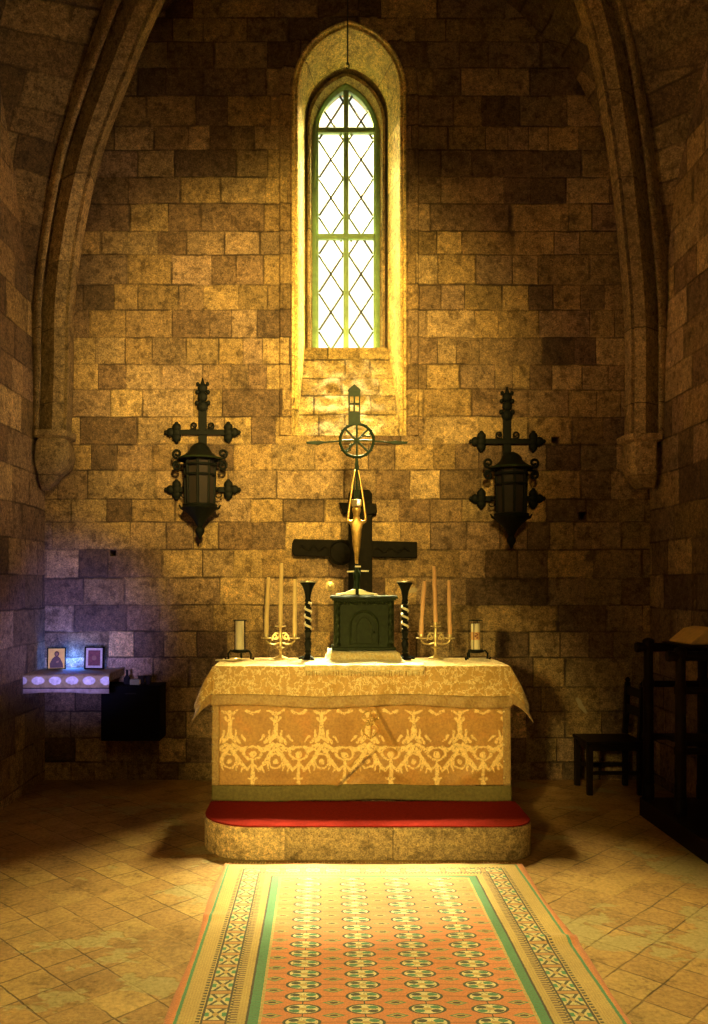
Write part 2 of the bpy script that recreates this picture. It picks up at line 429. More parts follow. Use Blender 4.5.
def arch(cx, hw, zs, zb, rise, n=14):
    """outline of a pointed light: bottom left, up, over, down to bottom right"""
    c = (rise * rise - hw * hw) / (2 * hw); R = hw + c; th = math.atan2(rise, c) if c > 0 else PI - math.atan2(rise, -c)
    L = [(cx - hw, zb)] + [(cx - hw, zb + (zs - zb) * k / 8) for k in range(1, 8)]
    L += [(cx + c - R * math.cos(th * k / n), zs + R * math.sin(th * k / n)) for k in range(n + 1)]
    Rr = [(2 * cx - a, z) for a, z in L[:-1]]
    return L + Rr[::-1]
WCX = .24
OA = arch(WCX, .515, 6.375, 3.18, .625)          # on the wall face
OA2 = arch(WCX + .003, .470, 6.375, 3.24, .575)  # inner edge of the chamfer
OB = arch(.228, .405, 6.366, 4.09, .485)          # end of the splay
OC = arch(.228, .330, 6.20, 4.12, .56)          # glazing rebate
YA2, YBk, YC = 7.72, 8.08, 8.22

def wall_back():
    # flat face with the window opening and put-log holes, filled as a 2D curve
    cu = bpy.data.curves.new('tmp', 'CURVE'); cu.dimensions = '2D'; cu.fill_mode = 'BOTH'
    def spl(pts):
        s = cu.splines.new('POLY'); s.points.add(len(pts) - 1); s.use_cyclic_u = True
        for p, (a, z) in zip(s.points, pts): p.co = (a, z, 0, 1)
    hole = []
    for (px, py, w) in ((556, 441, .085), (583, 516, .085), (113, 553, .06)):
        p = W(px, py, YW); h = w / 2
        hole.append([(p.x - h, p.z - h), (p.x + h, p.z - h * .9), (p.x + h * .9, p.z + h), (p.x - h, p.z + h * .9)])
    out = [(XL - .3, -.1), (XR + .3, -.1), (XR + .3, 9.2), (XL - .3, 9.2)]
    spl(out); spl(OA)
    for h in hole: spl(h)
    o = bpy.data.objects.new('tmp', cu); COL.objects.link(o)
    dg = bpy.context.evaluated_depsgraph_get(); me = bpy.data.meshes.new_from_object(o.evaluated_get(dg))
    b = MB(); b.add([(v.co.x, YW, v.co.y) for v in me.vertices], [tuple(p.vertices) for p in me.polygons])
    bpy.data.objects.remove(o); bpy.data.curves.remove(cu)
    # the outer face, with the smaller opening, closes the thickness of the wall
    n = len(OC)
    def ring(P, y, Q, y2):
        m_ = len(P); b.add([(a, y, z) for a, z in P] + [(a, y2, z) for a, z in Q], [(i, (i + 1) % m_, (i + 1) % m_ + m_, i + m_) for i in range(m_)])
    for h in hole:
        ring(h, YW, h, YW + .16); b.add([(a, YW + .16, z) for a, z in h], [(0, 1, 2, 3)])
    for (c, d) in (((WCX - 2.2, 8.45, 4.5), (3.73, .25, 9.4)), ((WCX + 2.2, 8.45, 4.5), (3.73, .25, 9.4))): b.box(c, d)
    b.box((WCX, 8.45, 1.9), (.72, .25, 4.3)); b.box((WCX, 8.45, 8.05), (.72, .25, 2.4))
    return struct(b.build('wall_back', M['wall']))
wall_back()
def shell(name, rings, mat, closed_bottom=True, skip_bottom=False):
    b = MB(); n = len(rings[0][0])
    vs = [(a, y, z) for P, y in rings for a, z in P]; fs = []
    for k in range(len(rings) - 1):
        for i in range(n if not skip_bottom else n - 1):
            j = (i + 1) % n; fs.append((k * n + i, k * n + j, (k + 1) * n + j, (k + 1) * n + i))
    b.add(vs, fs); return struct(b.build(name, mat, smooth=True))
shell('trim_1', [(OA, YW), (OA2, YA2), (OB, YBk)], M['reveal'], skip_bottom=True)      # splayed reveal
shell('trim_2', [(OB, YBk), (arch(.228, .390, 6.35, 4.10, .475), YBk + .09), (arch(.228, .378, 6.33, 4.10, .48), YBk + .02), (arch(.228, .355, 6.30, 4.11, .48), YBk + .02), (arch(.228, .338, 6.24, 4.11, .52), YBk + .09), (OC, YC - .02), (OC, 8.36)], M['rib'])
# sloping sill of four courses, each a hair proud of the one above
b = MB()
sl = [(3.18, YW), (3.24, YA2), (4.09, YBk)]
def sillp(u, v):
    z = 3.18 + (4.095 - 3.18) * v; y = YW + (YBk - YW) * v ** 1.0 + .004
    hw = .515 + (.405 - .515) * v; cx = WCX + (.228 - WCX) * v
    e = .012 * noise.noise(Vector((u * 9, v * 9, 1))) + .006 * noise.noise(Vector((u * 40, v * 40, 5)))
    return Vector((cx + (2 * u - 1) * hw, y - .01 + e, z))
b.grid(sillp, 60, 56)
b.box((WCX - .01, YBk + .08, 4.095), (.80, .20, .03))
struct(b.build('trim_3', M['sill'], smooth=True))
# roll mouldings round the opening
def offset(P, d, cx, zs):
    out = []
    for k, (a, z) in enumerate(P):
        p0 = Vector(P[max(k - 1, 0)]); p1 = Vector(P[min(k + 1, len(P) - 1)]); t = (p1 - p0).normalized(); n = Vector((-t.y, t.x))
        out.append((a + n.x * d, z + n.y * d))
    return out
b = MB()
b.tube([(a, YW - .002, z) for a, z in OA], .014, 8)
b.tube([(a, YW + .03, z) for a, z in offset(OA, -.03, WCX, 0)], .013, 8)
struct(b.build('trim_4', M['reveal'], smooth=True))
b = MB()
n = len(OA)
prof = [(.022, .0), (.030, .016), (.055, .020), (.085, .018), (.10, .030), (.115, .030), (.13, .004)]
rings = [[(a, YW - dd, z) for a, z in offset(OA, o_, WCX, 0)] for o_, dd in prof]
b.add([p for r in rings for p in r], [(k * n + i, k * n + i + 1, (k + 1) * n + i + 1, (k + 1) * n + i) for k in range(len(prof) - 1) for i in range(n - 1)])
struct(b.build('trim_5', M['wall'], smooth=True))

# window: iron frame, mullion, transoms, leads and panes
win = bpy.data.objects.new('window_1', None); COL.objects.link(win); win.location = (.228, YC, 4.12); struct(win)
def loc(o): o.location = -Vector(win.location); return o
G = arch(.228, .275, 6.28, 4.14, .43)
YG = YC
fr = MB(); Rr = [(arch(.228, .335, 6.26, 4.115, .52), YG - .03), (arch(.228, .300, 6.275, 4.125, .46), YG - .045), (arch(.228, .272, 6.28, 4.145, .42), YG - .03), (arch(.228, .272, 6.28, 4.145, .42), YG + .03), (arch(.228, .335, 6.26, 4.115, .52), YG + .03)]
nn = len(G); fr.add([(a, y, z) for P, y in Rr for a, z in P], [(k * nn + i, k * nn + (i + 1) % nn, ((k + 1) % 5) * nn + (i + 1) % nn, ((k + 1) % 5) * nn + i) for k in range(5) for i in range(nn)])
loc(fr.build('window_frame', M['frame'], win, smooth=True))
fr = MB().box((.228, YG - .012, 5.41), (.052, .05, 2.56)); loc(fr.build('mullion', M['frame'], win, bevel=.008))
for zt in (5.245, 6.295):
    loc(MB().box((.228, YG - .02, zt), (.56, .05, .055)).build('transom', M['frame'], win, bevel=.008))
for sgn in (-1, 1):
    for zt in (5.245, 6.295):
        loc(MB().ball((.228 + sgn * .05, YG - .05, zt - .05), .012).build('bolt', M['frame'], win, smooth=True))
def inside(a, z):
    if z < 6.28: return abs(a - .228) < .272 and z > 4.145
    c = (.42 ** 2 - .272 ** 2) / (2 * .272); R = .272 + c; s = abs(a - .228)
    return (s + c) ** 2 + (z - 6.28) ** 2 < R * R
zc = [1.8 + (585 - y) * YG / F for y in (121, 160, 198.5, 237, 275, 312, 350)]
for side in (-1, 1):
    ld = MB(); x0 = .228 + side * .026; x1 = .228 + side * .272; xm = (x0 + x1) / 2; hw = abs(x1 - x0) / 2; per = .379
    for k in range(-1, 9):
        zm = zc[0] + .0 - per * (k - 1)
        for dr in (-1, 1):
            run = []
            for t in range(41):
                f_ = -1 + t / 20.; a = xm + f_ * hw; z = zm + dr * f_ * per / 2
                if inside(a, z): run.append((a, YG, z))
            if len(run) > 2: ld.tube([run[0], run[-1]], .0115, 6)
    loc(ld.build('lead_lattice', M['lead'], win))
pg = MB(); P = arch(.228, .28, 6.28, 4.14, .43); pg.add([(a, YG + .006, z) for a, z in P], [tuple(range(len(P)))]); loc(pg.build('window_pane', M['glass'], win))

# side walls with pointed wall arches; the nave runs back behind the camera
b = MB(); b.box((XL - .2, (YB + YW) / 2, 4.55), (.4, YW - YB, 9.1)); struct(b.build('wall_left', M['side']))
b = MB(); b.box((XR + .2, (YB + YW) / 2, 4.55), (.4, YW - YB, 9.1)); struct(b.build('wall_right', M['side']))
b = MB(); b.box(((XL + XR) / 2, YB - .15, 4.55), (XR - XL + .8, .3, 9.3)); struct(b.build('wall_nave', M['side']))

def resample(P, n):
    P = [Vector(p) for p in P]
    # Catmull-Rom then even spacing
    Q = []
    for i in range(len(P) - 1):
        p0 = P[max(i - 1, 0)]; p1 = P[i]; p2 = P[i + 1]; p3 = P[min(i + 2, len(P) - 1)]
        for k in range(12):
            t = k / 12.; Q.append(.5 * ((2 * p1) + (p2 - p0) * t + (2 * p0 - 5 * p1 + 4 * p2 - p3) * t * t + (3 * p1 - p0 - 3 * p2 + p3) * t ** 3))
    Q.append(P[-1]); L = [0]
    for i in range(1, len(Q)): L.append(L[-1] + (Q[i] - Q[i - 1]).length)
    out = []; j = 0
    for k in range(n + 1):
        t = L[-1] * k / n
        while j < len(L) - 2 and L[j + 1] < t: j += 1
        f_ = (t - L[j]) / max(1e-9, L[j + 1] - L[j]); out.append(Q[j].lerp(Q[j + 1], f_))
    return out
CROWN = Vector((.22, 4.7, 8.0)); E = .02
ribL = [(-2.47, 7.50, 3.12), (-2.44, 7.47, 3.7), (-2.41, 7.41, 4.3), (-2.30, 7.30, 4.89), (-2.09, 7.09, 5.48), (-1.82, 6.82, 5.90), (-1.45, 6.45, 6.36), (-.7, 5.7, 7.1), CROWN]
ribR = [(2.92, 7.50, 3.12), (2.91, 7.46, 3.7), (2.86, 7.36, 4.3), (2.74, 7.25, 5.13), (2.58, 7.08, 5.78), (2.27, 6.77, 6.56), (1.55, 6.02, 7.25), (.9, 5.35, 7.7), CROWN]
wallL = [(-2.47, YW, 3.1), (-2.45, YW, 4.0), (-2.37, YW, 4.8), (-2.24, YW, 5.45), (-2.06, YW, 6.05), (-1.85, YW, 6.55), (-1.6, YW, 6.95), (-1.36, YW, 7.21), (-.6, YW, 7.85), (.22, YW, 8.3)]
wallR = [(2.93, YW, 3.1), (2.90, YW, 4.0), (2.84, YW, 4.9), (2.66, YW, 5.77), (2.50, YW, 6.19), (2.23, YW, 6.65), (1.90, YW, 7.0), (1.67, YW, 7.21), (1.0, YW, 7.75), (.22, YW, 8.3)]
sideL = [(XL, 7.50, 3.1), (XL, 7.40, 3.9), (XL, 7.16, 4.55), (XL, 6.85, 5.3), (XL, 6.41, 6.02), (XL, 5.8, 6.7), (XL, 5.2, 7.2), (XL, 4.7, 7.6)]
sideR = [(XR, 7.52, 3.1), (XR, 7.44, 3.9), (XR, 7.27, 4.6), (XR, 7.06, 5.25), (XR, 6.6, 5.85), (XR, 5.9, 6.6), (XR, 5.2, 7.2), (XR, 4.7, 7.6)]
NV = 44
def web(P, Q, sag=.06, m=10):
    P, Q = resample(P, NV), resample(Q, NV); b = MB()
    def fn(u, v):
        i = round(u * NV); p = P[i].lerp(Q[i], v); k = min(1, i / 8.)
        p = p + Vector((0, 0, sag * k * 4 * v * (1 - v)))
        if 0 < v < 1: p += Vector((.012 * noise.noise(p * 5), .012 * noise.noise(p * 5 + Vector((9, 0, 0))), .02 * noise.noise(p * 4)))
        return p
    return b.grid(fn, NV, m)
b = MB()
for P, Q in ((wallL, ribL), (ribL, sideL), (wallR, ribR), (ribR, sideR)):
    w = web(P, Q); b.add(w.v, w.f)
# the next bays of the nave: a plain barrel carried on, and the roof over all
sec = [(XL, 4.7, 7.6), (-1.6, 4.7, 7.8), (.22, 4.7, 8.0), (2.0, 4.7, 7.8), (XR, 4.7, 7.6)]
b.add([(x, y, z) for y in (4.7, YB) for x, _, z in sec], [(i, i + 1, i + 6, i + 5) for i in range(4)])
b.box(((XL + XR) / 2, (YB + 8.6) / 2, 9.25), (XR - XL + .8, 8.6 - YB, .25))
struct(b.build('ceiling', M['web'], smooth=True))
def rib(name, path, side):
    P = resample(path, 60); A = Vector((1, 1, 0)).normalized() if side < 0 else Vector((-1, 1, 0)).normalized()
    prof = [(-.185, -.06), (-.185, .045), (-.175, .070), (-.16, .078), (-.142, .065), (-.134, .025), (-.118, -.012), (-.09, -.010), (-.075, .09), (-.068, .125), (.010, .160), (.020, .146), (.027, .124), (.036, .146), (.044, .154), (.15, .09), (.155, .075), (.155, -.06)]
    vs, fs = [], []; m_ = len(prof)
    for k, p in enumerate(P):
        t = (P[min(k + 1, 60)] - P[max(k - 1, 0)]).normalized()
        n_ = A.cross(t) if side < 0 else t.cross(A)
        n_.normalize()
        if n_.y > 0 or (abs(n_.y) < 1e-3 and n_.z > 0): n_ = -n_
        for a, d in prof: vs.append(p + A * a + n_ * (d * 1.5 - .03))
    for k in range(60):
        for i in range(m_ - 1): fs.append((k * m_ + i, k * m_ + i + 1, (k + 1) * m_ + i + 1, (k + 1) * m_ + i))
    return struct(MB().add(vs, fs).build(name, M['rib'], smooth=True))
rib('trim_6', ribL, -1); rib('trim_7', ribR, 1)
# corbels under the ribs
def corbel(name, c, prof, sq):
    b = MB(); rings = []
    n_ = 20
    for (w, d, z, ox) in prof:
        r = []
        for i in range(n_):
            a = 2 * PI * i / n_; ca, sa = math.cos(a), math.sin(a); q = (abs(ca) ** sq + abs(sa) ** sq) ** (-1. / sq)
            r.append(Vector(c) + Vector((ox + ca * q * w, sa * q * d, z)) + Vector((1, 1, 0)) * .0 + Vector((noise.noise(Vector((ca * 2, sa * 2, z * 7))), 0, 0)) * .02)
        rings.append(r)
    m_ = len(rings)
    b.add([p for r in rings for p in r], [(k * n_ + i, k * n_ + (i + 1) % n_, (k + 1) * n_ + (i + 1) % n_, (k + 1) * n_ + i) for k in range(m_ - 1) for i in range(n_)] + [tuple(range(n_)), tuple((m_ - 1) * n_ + i for i in range(n_))])
    return struct(b.build(name, M['rib'], smooth=True))
corbel('trim_8', (-2.42, 7.47, 3.15), [(.17, .19, .02, 0), (.17, .19, -.03, 0), (.13, .16, -.05, 0), (.15, .18, -.09, 0), (.16, .19, -.2, 0), (.14, .17, -.3, -.01), (.10, .12, -.36, -.04), (.07, .10, -.43, -.06), (.03, .05, -.49, -.08)], 4)
corbel('trim_9', (2.86, 7.47, 3.13), [(.17, .18, .01, 0), (.17, .18, -.04, 0), (.12, .15, -.06, 0), (.13, .16, -.25, .0), (.12, .14, -.36, .01), (.07, .09, -.46, .04)], 5)

# wire hanging in front of the window head
o = thing('hanging_wire', 'thin dark wire with a small hook hanging before the window arch', 'wire', (.224, 7.55, 6.52))
MB().tube([(0, 0, .03), (.001, 0, .6), (0, 0, 1.62)], .006, 6).build('wire', M['lead'], o)
MB().tube([(0, 0, .04), (.014, 0, .02), (.012, 0, -.005), (-.004, 0, -.012), (-.012, 0, .0)], .006, 6).ball((0, 0, .035), .013).build('hook', M['lead'], o, smooth=True)

# ------------------------------------------------------------------ altar
AX0, AX1, AY0, AY1, AZ, SZ = -.803, 1.365, 6.05, 6.69, 1.205, .225
ACX = (AX0 + AX1) / 2
def rounded(x0, x1, y0, y1, rl, rr_, n=12):
    P = [(x0, y1)]
    P += [(x0 + rl - rl * math.cos(PI / 2 * k / n), y0 + rl - rl * math.sin(PI / 2 * k / n)) for k in range(n + 1)]
    P += [(x1 - rr_ + rr_ * math.sin(PI / 2 * k / n), y0 + rr_ - rr_ * math.cos(PI / 2 * k / n)) for k in range(n + 1)]
    return P + [(x1, y1)]
b = MB(); b.prism(rounded(-.82, 1.40, 5.40, 6.80, .36, .20), (0, 0, SZ / 2 - .004), SZ - .008, 'xy')
tag(b.build('altar_step', M['step'], bevel=.012), 'low stone step with rounded corners under the draped altar', 'step')
b = MB(); b.prism(rounded(-.815, 1.395, 5.405, 6.02, .355, .195), (0, 0, SZ - .001), .012, 'xy')
tag(b.build('step_carpet', M['red'], bevel=.003), 'red felt carpet lying on the stone altar step', 'carpet')
al = thing('altar', 'stone altar block hidden behind gold damask and under gold cloth', 'altar', (ACX, (AY0 + AY1) / 2, SZ))
MB().box((0, .02, .45), (2.10, .56, .90)).build('altar_block', M['step'], al, bevel=.01)
MB().box((0, 0, .935), (2.14, .60, .07)).build('altar_slab', M['step'], al, bevel=.012)

fro = thing('altar_frontal', 'gold damask frontal hanging down the front of the altar', 'altar cloth', (0, 0, 0))
def ridge(x, z, a, b_, w, h):
    ax, az = a; bx, bz = b_; dx, dz = bx - ax, bz - az; L2 = dx * dx + dz * dz
    t = ((x - ax) * dx + (z - az) * dz) / L2; tt = max(0, min(1, t)); d = math.hypot(x - ax - tt * dx, z - az - tt * dz)
    return h * math.exp(-(d / w) ** 2) * (1 - .55 * abs(2 * tt - 1))
def fy(x, z):
    d = .006 * math.sin(x * 9 + 2 * math.sin(x * 3)) * (1.2 - z)
    d += ridge(x, z, (.10, .36), (.36, .60), .028, .055) - ridge(x, z, (.13, .33), (.40, .57), .03, .045)
    d += ridge(x, z, (.37, .90), (.53, .62), .03, .055) - ridge(x, z, (.42, .90), (.58, .62), .035, .045)
    d += ridge(x, z, (.42, .5), (.75, .35), .05, .03) + ridge(x, z, (.95, .36), (1.25, .50), .05, .02)
    d += .010 * noise.noise(Vector((x * 3, z * 2, 0))) + .003 * noise.noise(Vector((x * 14, z * 6, 3)))
    d += .03 * max(0, (.42 - z)) * math.sin(x * 6.3)
    return 6.045 - max(-.006, d) - .015 - .02 * max(0, .9 - z)
b = MB(); b.grid(lambda u, v: Vector((AX0 + .045 + (AX1 - AX0 - .09) * u, fy(AX0 + .045 + (AX1 - AX0 - .09) * u, .345 + .66 * v), .345 + .66 * v)), 150, 70)
b.build('damask_panel', M['damask'], fro, smooth=True, thick=.004)
b = MB()
def hemf(u, v):
    x = AX0 - .005 + (AX1 - AX0 + .01) * u; z = .236 + .112 * v; return Vector((x, fy(x, z) - .004 - .004 * math.sin(v * PI), z + .006 * math.sin(x * 4)))
b.grid(hemf, 120, 8); o = b.build('hem_band', M['olive'], fro, smooth=True, thick=.006); o['label'] = 'olive brown hem band'
for x in (AX0 + .02, AX1 - .03):
    b = MB(); b.grid(lambda u, v: Vector((x - .025 + .055 * u, fy(x, .345 + .66 * v) - .006, .345 + .66 * v)), 4, 40)
    o = b.build('side_band', M['band'], fro, smooth=True, thick=.006)
    for k in range(6): o2 = MB().ball((x - .02, fy(x, .4 + k * .12) - .012, .4 + .12 * k), .007, 8).build('stud', M['bright'], o, smooth=True)
# raised gold embroidery in the middle of the frontal
b = MB(); ex, ez = .345, .79
def E3(a, z): return (ex + a, fy(ex + a, ez + z) - .007, ez + z)
for s in (-1, 1):
    b.tube([E3(s * (.012 + .045 * math.sin(t * PI)), -.10 + .11 * t) for t in [k / 10 for k in range(11)]], .005, 6)
    b.tube([E3(s * (.012 + .05 * math.sin(t * PI)), .02 + .075 * t) for t in [k / 10 for k in range(11)]], .005, 6)
    b.tube([E3(s * .02 + s * .012 * math.cos(t * 6.28), .0 + .012 * math.sin(t * 6.28)) for t in [k / 10 for k in range(11)]], .004, 6)
b.tube([E3(0, -.11 + .02 * k) for k in range(11)], .006, 6); b.tube([E3(-.06 + .012 * k, .04) for k in range(11)], .005, 6)
b.build('embroidered_cross', M['gold'], fro, smooth=True)

# the cloth on the altar: top, hanging skirts and the drooping corners
TA = (AX1 - AX0) / 2 - .005; TY0, TY1 = AY0 - .022, AY1 + .0; TZ = AZ + .006
def cloth(u, v, D=.30, back=.12, off=0.):
    a = (2 * u - 1) * (TA + D); du = max(0, abs(a) - TA); sx = 1 if a > 0 else -1
    yy = (TY0 - D) + v * (TY1 + back - TY0 + D); dv = max(0, TY0 - yy); db = max(0, yy - TY1)
    h = math.hypot(du, dv if dv else db); wl = min(1, h / .15)
    x = ACX + sx * min(abs(a), TA) + sx * du * .36 * (1 if dv == 0 else 1 + .15 * min(dv, du) / D)
    y = min(max(yy, TY0), TY1) - dv * (.13 + .35 * min(1, du / .2)) + db * .1
    z = TZ - h * (.97 if min(du, dv) == 0 else .92)
    if dv > 0 and du == 0:
        y -= .012 * wl * (math.sin(a * 11 + 1.5 * math.sin(a * 4)) * .6 + .8) + .006 * math.sin(a * 29 + dv * 20) * wl
        z += .012 * math.sin(a * 5.2) * dv / D
    elif h == 0:
        z += .003 * noise.noise(Vector((a * 6, yy * 6, 0)))
    else:
        x += sx * .012 * (1 + math.sin(yy * 17)) * wl
    r = .02
    if 0 < h < r * 2: z += 0
    n_ = .004 * noise.noise(Vector((a * 12, yy * 12, 2))) * wl
    return Vector((x, y + n_ - off * (1 if dv > 0 else 0), z + off * .4))
ac = thing('altar_cloth', 'gold brocade cloth spread over the altar with drooping corners', 'tablecloth', (0, 0, 0))
MB().grid(lambda u, v: cloth(u, v), 190, 84).build('brocade', M['cloth'], ac, smooth=True, thick=.005)
# braid along the hem of the front and sides
Lx = 2 * (TA + .30); Ly = TY1 + .12 - TY0 + .30
def braid(u, v): return cloth(u, v * (.085 / Ly), off=.004)
o = MB().grid(braid, 190, 5).build('hem_braid', M['band'], ac, smooth=True, thick=.006); o['label'] = 'brown gold braid along the hem'

# low riser and fringed runner under the tabernacle
TX, TY, TW, TD = .314, 6.50, .46, .32
tag(MB().box((TX, TY, TZ + .038), (.47, .33, .062)).build('altar_riser', M['darkwood'], bevel=.004), 'low wooden riser under the fringed runner and green tabernacle', 'riser')
ru = thing('altar_runner', 'pale fringed runner laid over the riser and the front altar edge', 'runner', (0, 0, 0))
prof = [(6.685, TZ + .012), (6.682, TZ + .074), (6.60, TZ + .078), (6.40, TZ + .078), (6.315, TZ + .076), (6.285, TZ + .05), (6.25, TZ + .018), (6.18, TZ + .012), (6.10, TZ + .012), (6.035, TZ + .012), (6.006, TZ + .002), (5.996, TZ - .03)]
PR = resample([(0, y, z) for y, z in prof], 40)
def runf(u, v):
    p = PR[round(v * 40)]; t = min(1, max(0, (6.32 - p.y) / .25)); hw = .285 + t * .15
    z = p.z
    if abs(2 * u - 1) > .93: z = max(TZ + .011, z - .05 * (1 - t)) if p.y > 6.03 else z
    return Vector((TX - .012 + (2 * u - 1) * hw, p.y - .006 * t * math.sin(u * 40), z + .004 * noise.noise(Vector((u * 20, v * 12, 0))) + .010 * t * (p.y > 6.05) * (math.sin(u * 13 + 1) * .5 + .5)))
MB().grid(runf, 80, 40).build('runner_cloth', M['runner'], ru, smooth=True, thick=.004)
b = MB()
for k in range(110):
    x = TX - .012 - .432 + .864 * (k + .5) / 110; j = random.uniform(-.004, .004); L = random.uniform(.030, .042)
    b.tube([(x, 5.994, TZ - .028), (x + j, 5.984, TZ - .045), (x + j * 2, 5.980, TZ - .03 - L)], [.0032, .003, .002], 5)
for k in range(60):
    x = TX - .012 - .285 + .57 * (k + .5) / 60; j = random.uniform(-.003, .003)
    b.tube([(x, 6.312, TZ + .073), (x + j, 6.298, TZ + .05), (x + j, 6.290, TZ + .022)], [.0035, .003, .002], 5)
b.build('fringe', M['fringe'], ru)['kind'] = 'stuff'

# ------------------------------------------------------------------ tabernacle and tall cross
TBZ = TZ + .089
tb = thing('tabernacle', 'dark green carved tabernacle box centred on the altar', 'tabernacle', (TX, TY, TBZ))
MB().box((0, 0, .2), (TW, TD, .40)).box((0, 0, .012), (TW + .03, TD + .03, .024)).build('cabinet', M['tab'], tb, bevel=.006)
MB().box((0, 0, .388), (TW + .03, TD + .02, .012)).box((0, 0, .402), (TW + .06, TD + .05, .014)).box((0, 0, .412), (TW + .05, TD + .04, .010)).build('cornice', M['tab'], tb, bevel=.004)
b = MB(); yf = -TD / 2 - .004
Pd = arch(0, .10, .19, .05, .10, 10); b.prism(Pd, (0, yf, 0), .012); o = b.build('door', M['tab'], tb, bevel=.004)
b = MB(); b.tube([(a, yf - .008, z) for a, z in arch(0, .105, .19, .045, .11, 10)], .008, 8); b.tube([(a * .55, yf - .006, .06 + (z - .06) * .8) for a, z in arch(0, .105, .19, .06, .11, 10)], .004, 6)
b.build('door_moulding', M['tab'], o, smooth=True)
b = MB().ball((.075, yf - .014, .14), .009); b.build('door_knob', M['tab'], o, smooth=True)
for s in (-1, 1):
    b = MB(); b.lathe([(.020, .03), (.024, .04), (.016, .055)] + [(.016, .06 + k * .0075) for k in range(40)] + [(.016, .36), (.024, .37), (.02, .38)], (s * (TW / 2 - .028), yf - .006, 0), 16, tw=38., flute=3, fd=.22)
    b.build('twisted_column', M['tab'], tb, smooth=True)
b = MB()
for k in range(11): b.ball((-.18 + .036 * k, yf - .004, .362), .017, 10, sz=.8)
b.build('scalloped_frieze', M['tab'], tb, smooth=True)

KZ = TBZ + .419
cr = thing('standing_cross', 'tall thin bronze cross with a spoked wheel and little tower on the tabernacle', 'cross', (.265, TY, KZ))
Z = lambda y: CH - (y - VY) * TY / F - KZ
XX = lambda x: (x - VX) * TY / F - .265
b = MB()
for s in (-1, 1):
    b.prism([(s * .012, .050), (s * .035, .048), (s * .085, .026), (s * .165, .010), (s * .165, .0), (s * .012, .0)], (0, -.02, 0), .09)
o = b.build('foot', M['bright'], cr, bevel=.003); o['label'] = 'bright splayed foot plates'
b = MB(); b.box((0, 0, .004), (.26, .16, .008)); b.build('base_plate', M['bronze'], cr, bevel=.002)
b = MB(); b.lathe([(.040, .0), (.036, .03), (.024, .06), (.022, .10), (.030, Z(573)), (.020, Z(571)), (.011, Z(569)), (.010, Z(520)), (.009, Z(480)), (.008, Z(457))], n=14, sx=1., sy=1.)
b.tube([(-.02, -.014, .05), (-.012, -.016, .12), (-.008, -.016, Z(570))], .004, 6)
b.build('stem', M['bronze'], cr, smooth=True)
b = MB(); b.box((-.055 + .005, -.02, Z(571.5)), (.055, .03, .012), ry=-.05)
b.build('ledge', M['waxw'], cr)['label'] = 'pale left ledge on the stem'
b = MB().box((.062, -.02, Z(571)), (.060, .03, .012), ry=.04); b.build('ledge', M['waxw'], cr)['label'] = 'pale right ledge on the stem'
b = MB().box((.008, -.02, Z(566.5)), (.045, .03, .012)); b.build('ledge', M['waxw'], cr)['label'] = 'pale upper ledge on the stem'
b = MB(); b.tube([(-.004, 0, Z(520)), (-.022, 0, Z(485)), (-.006, 0, Z(457))], .006, 6); b.tube([(.004, 0, Z(520)), (.020, 0, Z(485)), (.006, 0, Z(457))], .006, 6)
b.build('stem_rods', M['bronze'], cr, smooth=True)
wz = Z(440.5); wx = XX(356.8); WR = .131
b = MB(); b.tube([(wx + WR * math.cos(a), 0, wz + WR * math.sin(a)) for a in [2 * PI * k / 40 for k in range(40)]], .0115, 8, True)
for k in range(8): a = PI / 4 * k; b.tube([(wx + .012 * math.cos(a), 0, wz + .012 * math.sin(a)), (wx + WR * math.cos(a), 0, wz + WR * math.sin(a))], .0085, 6)
for k in range(16):
    a = PI / 8 * (k + .5); b.ball((wx + (WR + .010) * math.cos(a), 0, wz + (WR + .010) * math.sin(a)), .0065, 8)
b.ball((wx, 0, wz), .018, 10, sy=.6)
b.tube([(wx + .02, -.01, wz + .02), (wx + .06, -.012, wz + .035), (wx + .105, -.01, wz + .03), (wx + .10, -.01, wz + .055)], .006, 6)
b.tube([(wx - .02, -.01, wz - .03), (wx - .06, -.012, wz - .035), (wx - .05, -.012, wz - .08), (wx - .075, -.01, wz - .085)], .006, 6)
b.build('wheel', M['bronze'], cr, smooth=True)
for s in (-1, 1):
    b = MB(); q = wz - .004
    b.prism([(wx + s * WR, q + .005), (wx + s * .25, q - .004), (wx + s * .30, q + .003), (wx + s * .40, q - .006), (wx + s * .395, q - .022), (wx + s * .30, q - .030), (wx + s * .25, q - .016), (wx + s * WR, q - .007)], (0, 0, 0), .016)
    b.build('arm', M['bronze'], cr, bevel=.002)
tx = XX(354.3); z0, z1, z2 = Z(425), Z(391), Z(385)
b = MB(); hw = .047
b.box((tx, 0, (z0 + Z(411.5)) / 2), (2 * hw, .022, Z(411.5) - z0)); b.box((tx, 0, (Z(411.5) + Z(396)) / 2), (.014, .022, Z(396) - Z(411.5)))
for s in (-1, 1): b.box((tx + s * (hw - .006), 0, (Z(411.5) + Z(396)) / 2), (.012, .022, Z(396) - Z(411.5)))
b.box((tx, 0, Z(404)), (2 * hw - .02, .022, .014)); b.box((tx, 0, (Z(396) + z1) / 2), (2 * hw, .022, z1 - Z(396)))
b.prism([(tx - hw - .004, z1), (tx + hw + .004, z1), (tx + hw, z1 + .012), (tx, z2 + .004), (tx - hw, z1 + .012)], (0, 0, 0), .026)
b.build('tower', M['bronze'], cr)
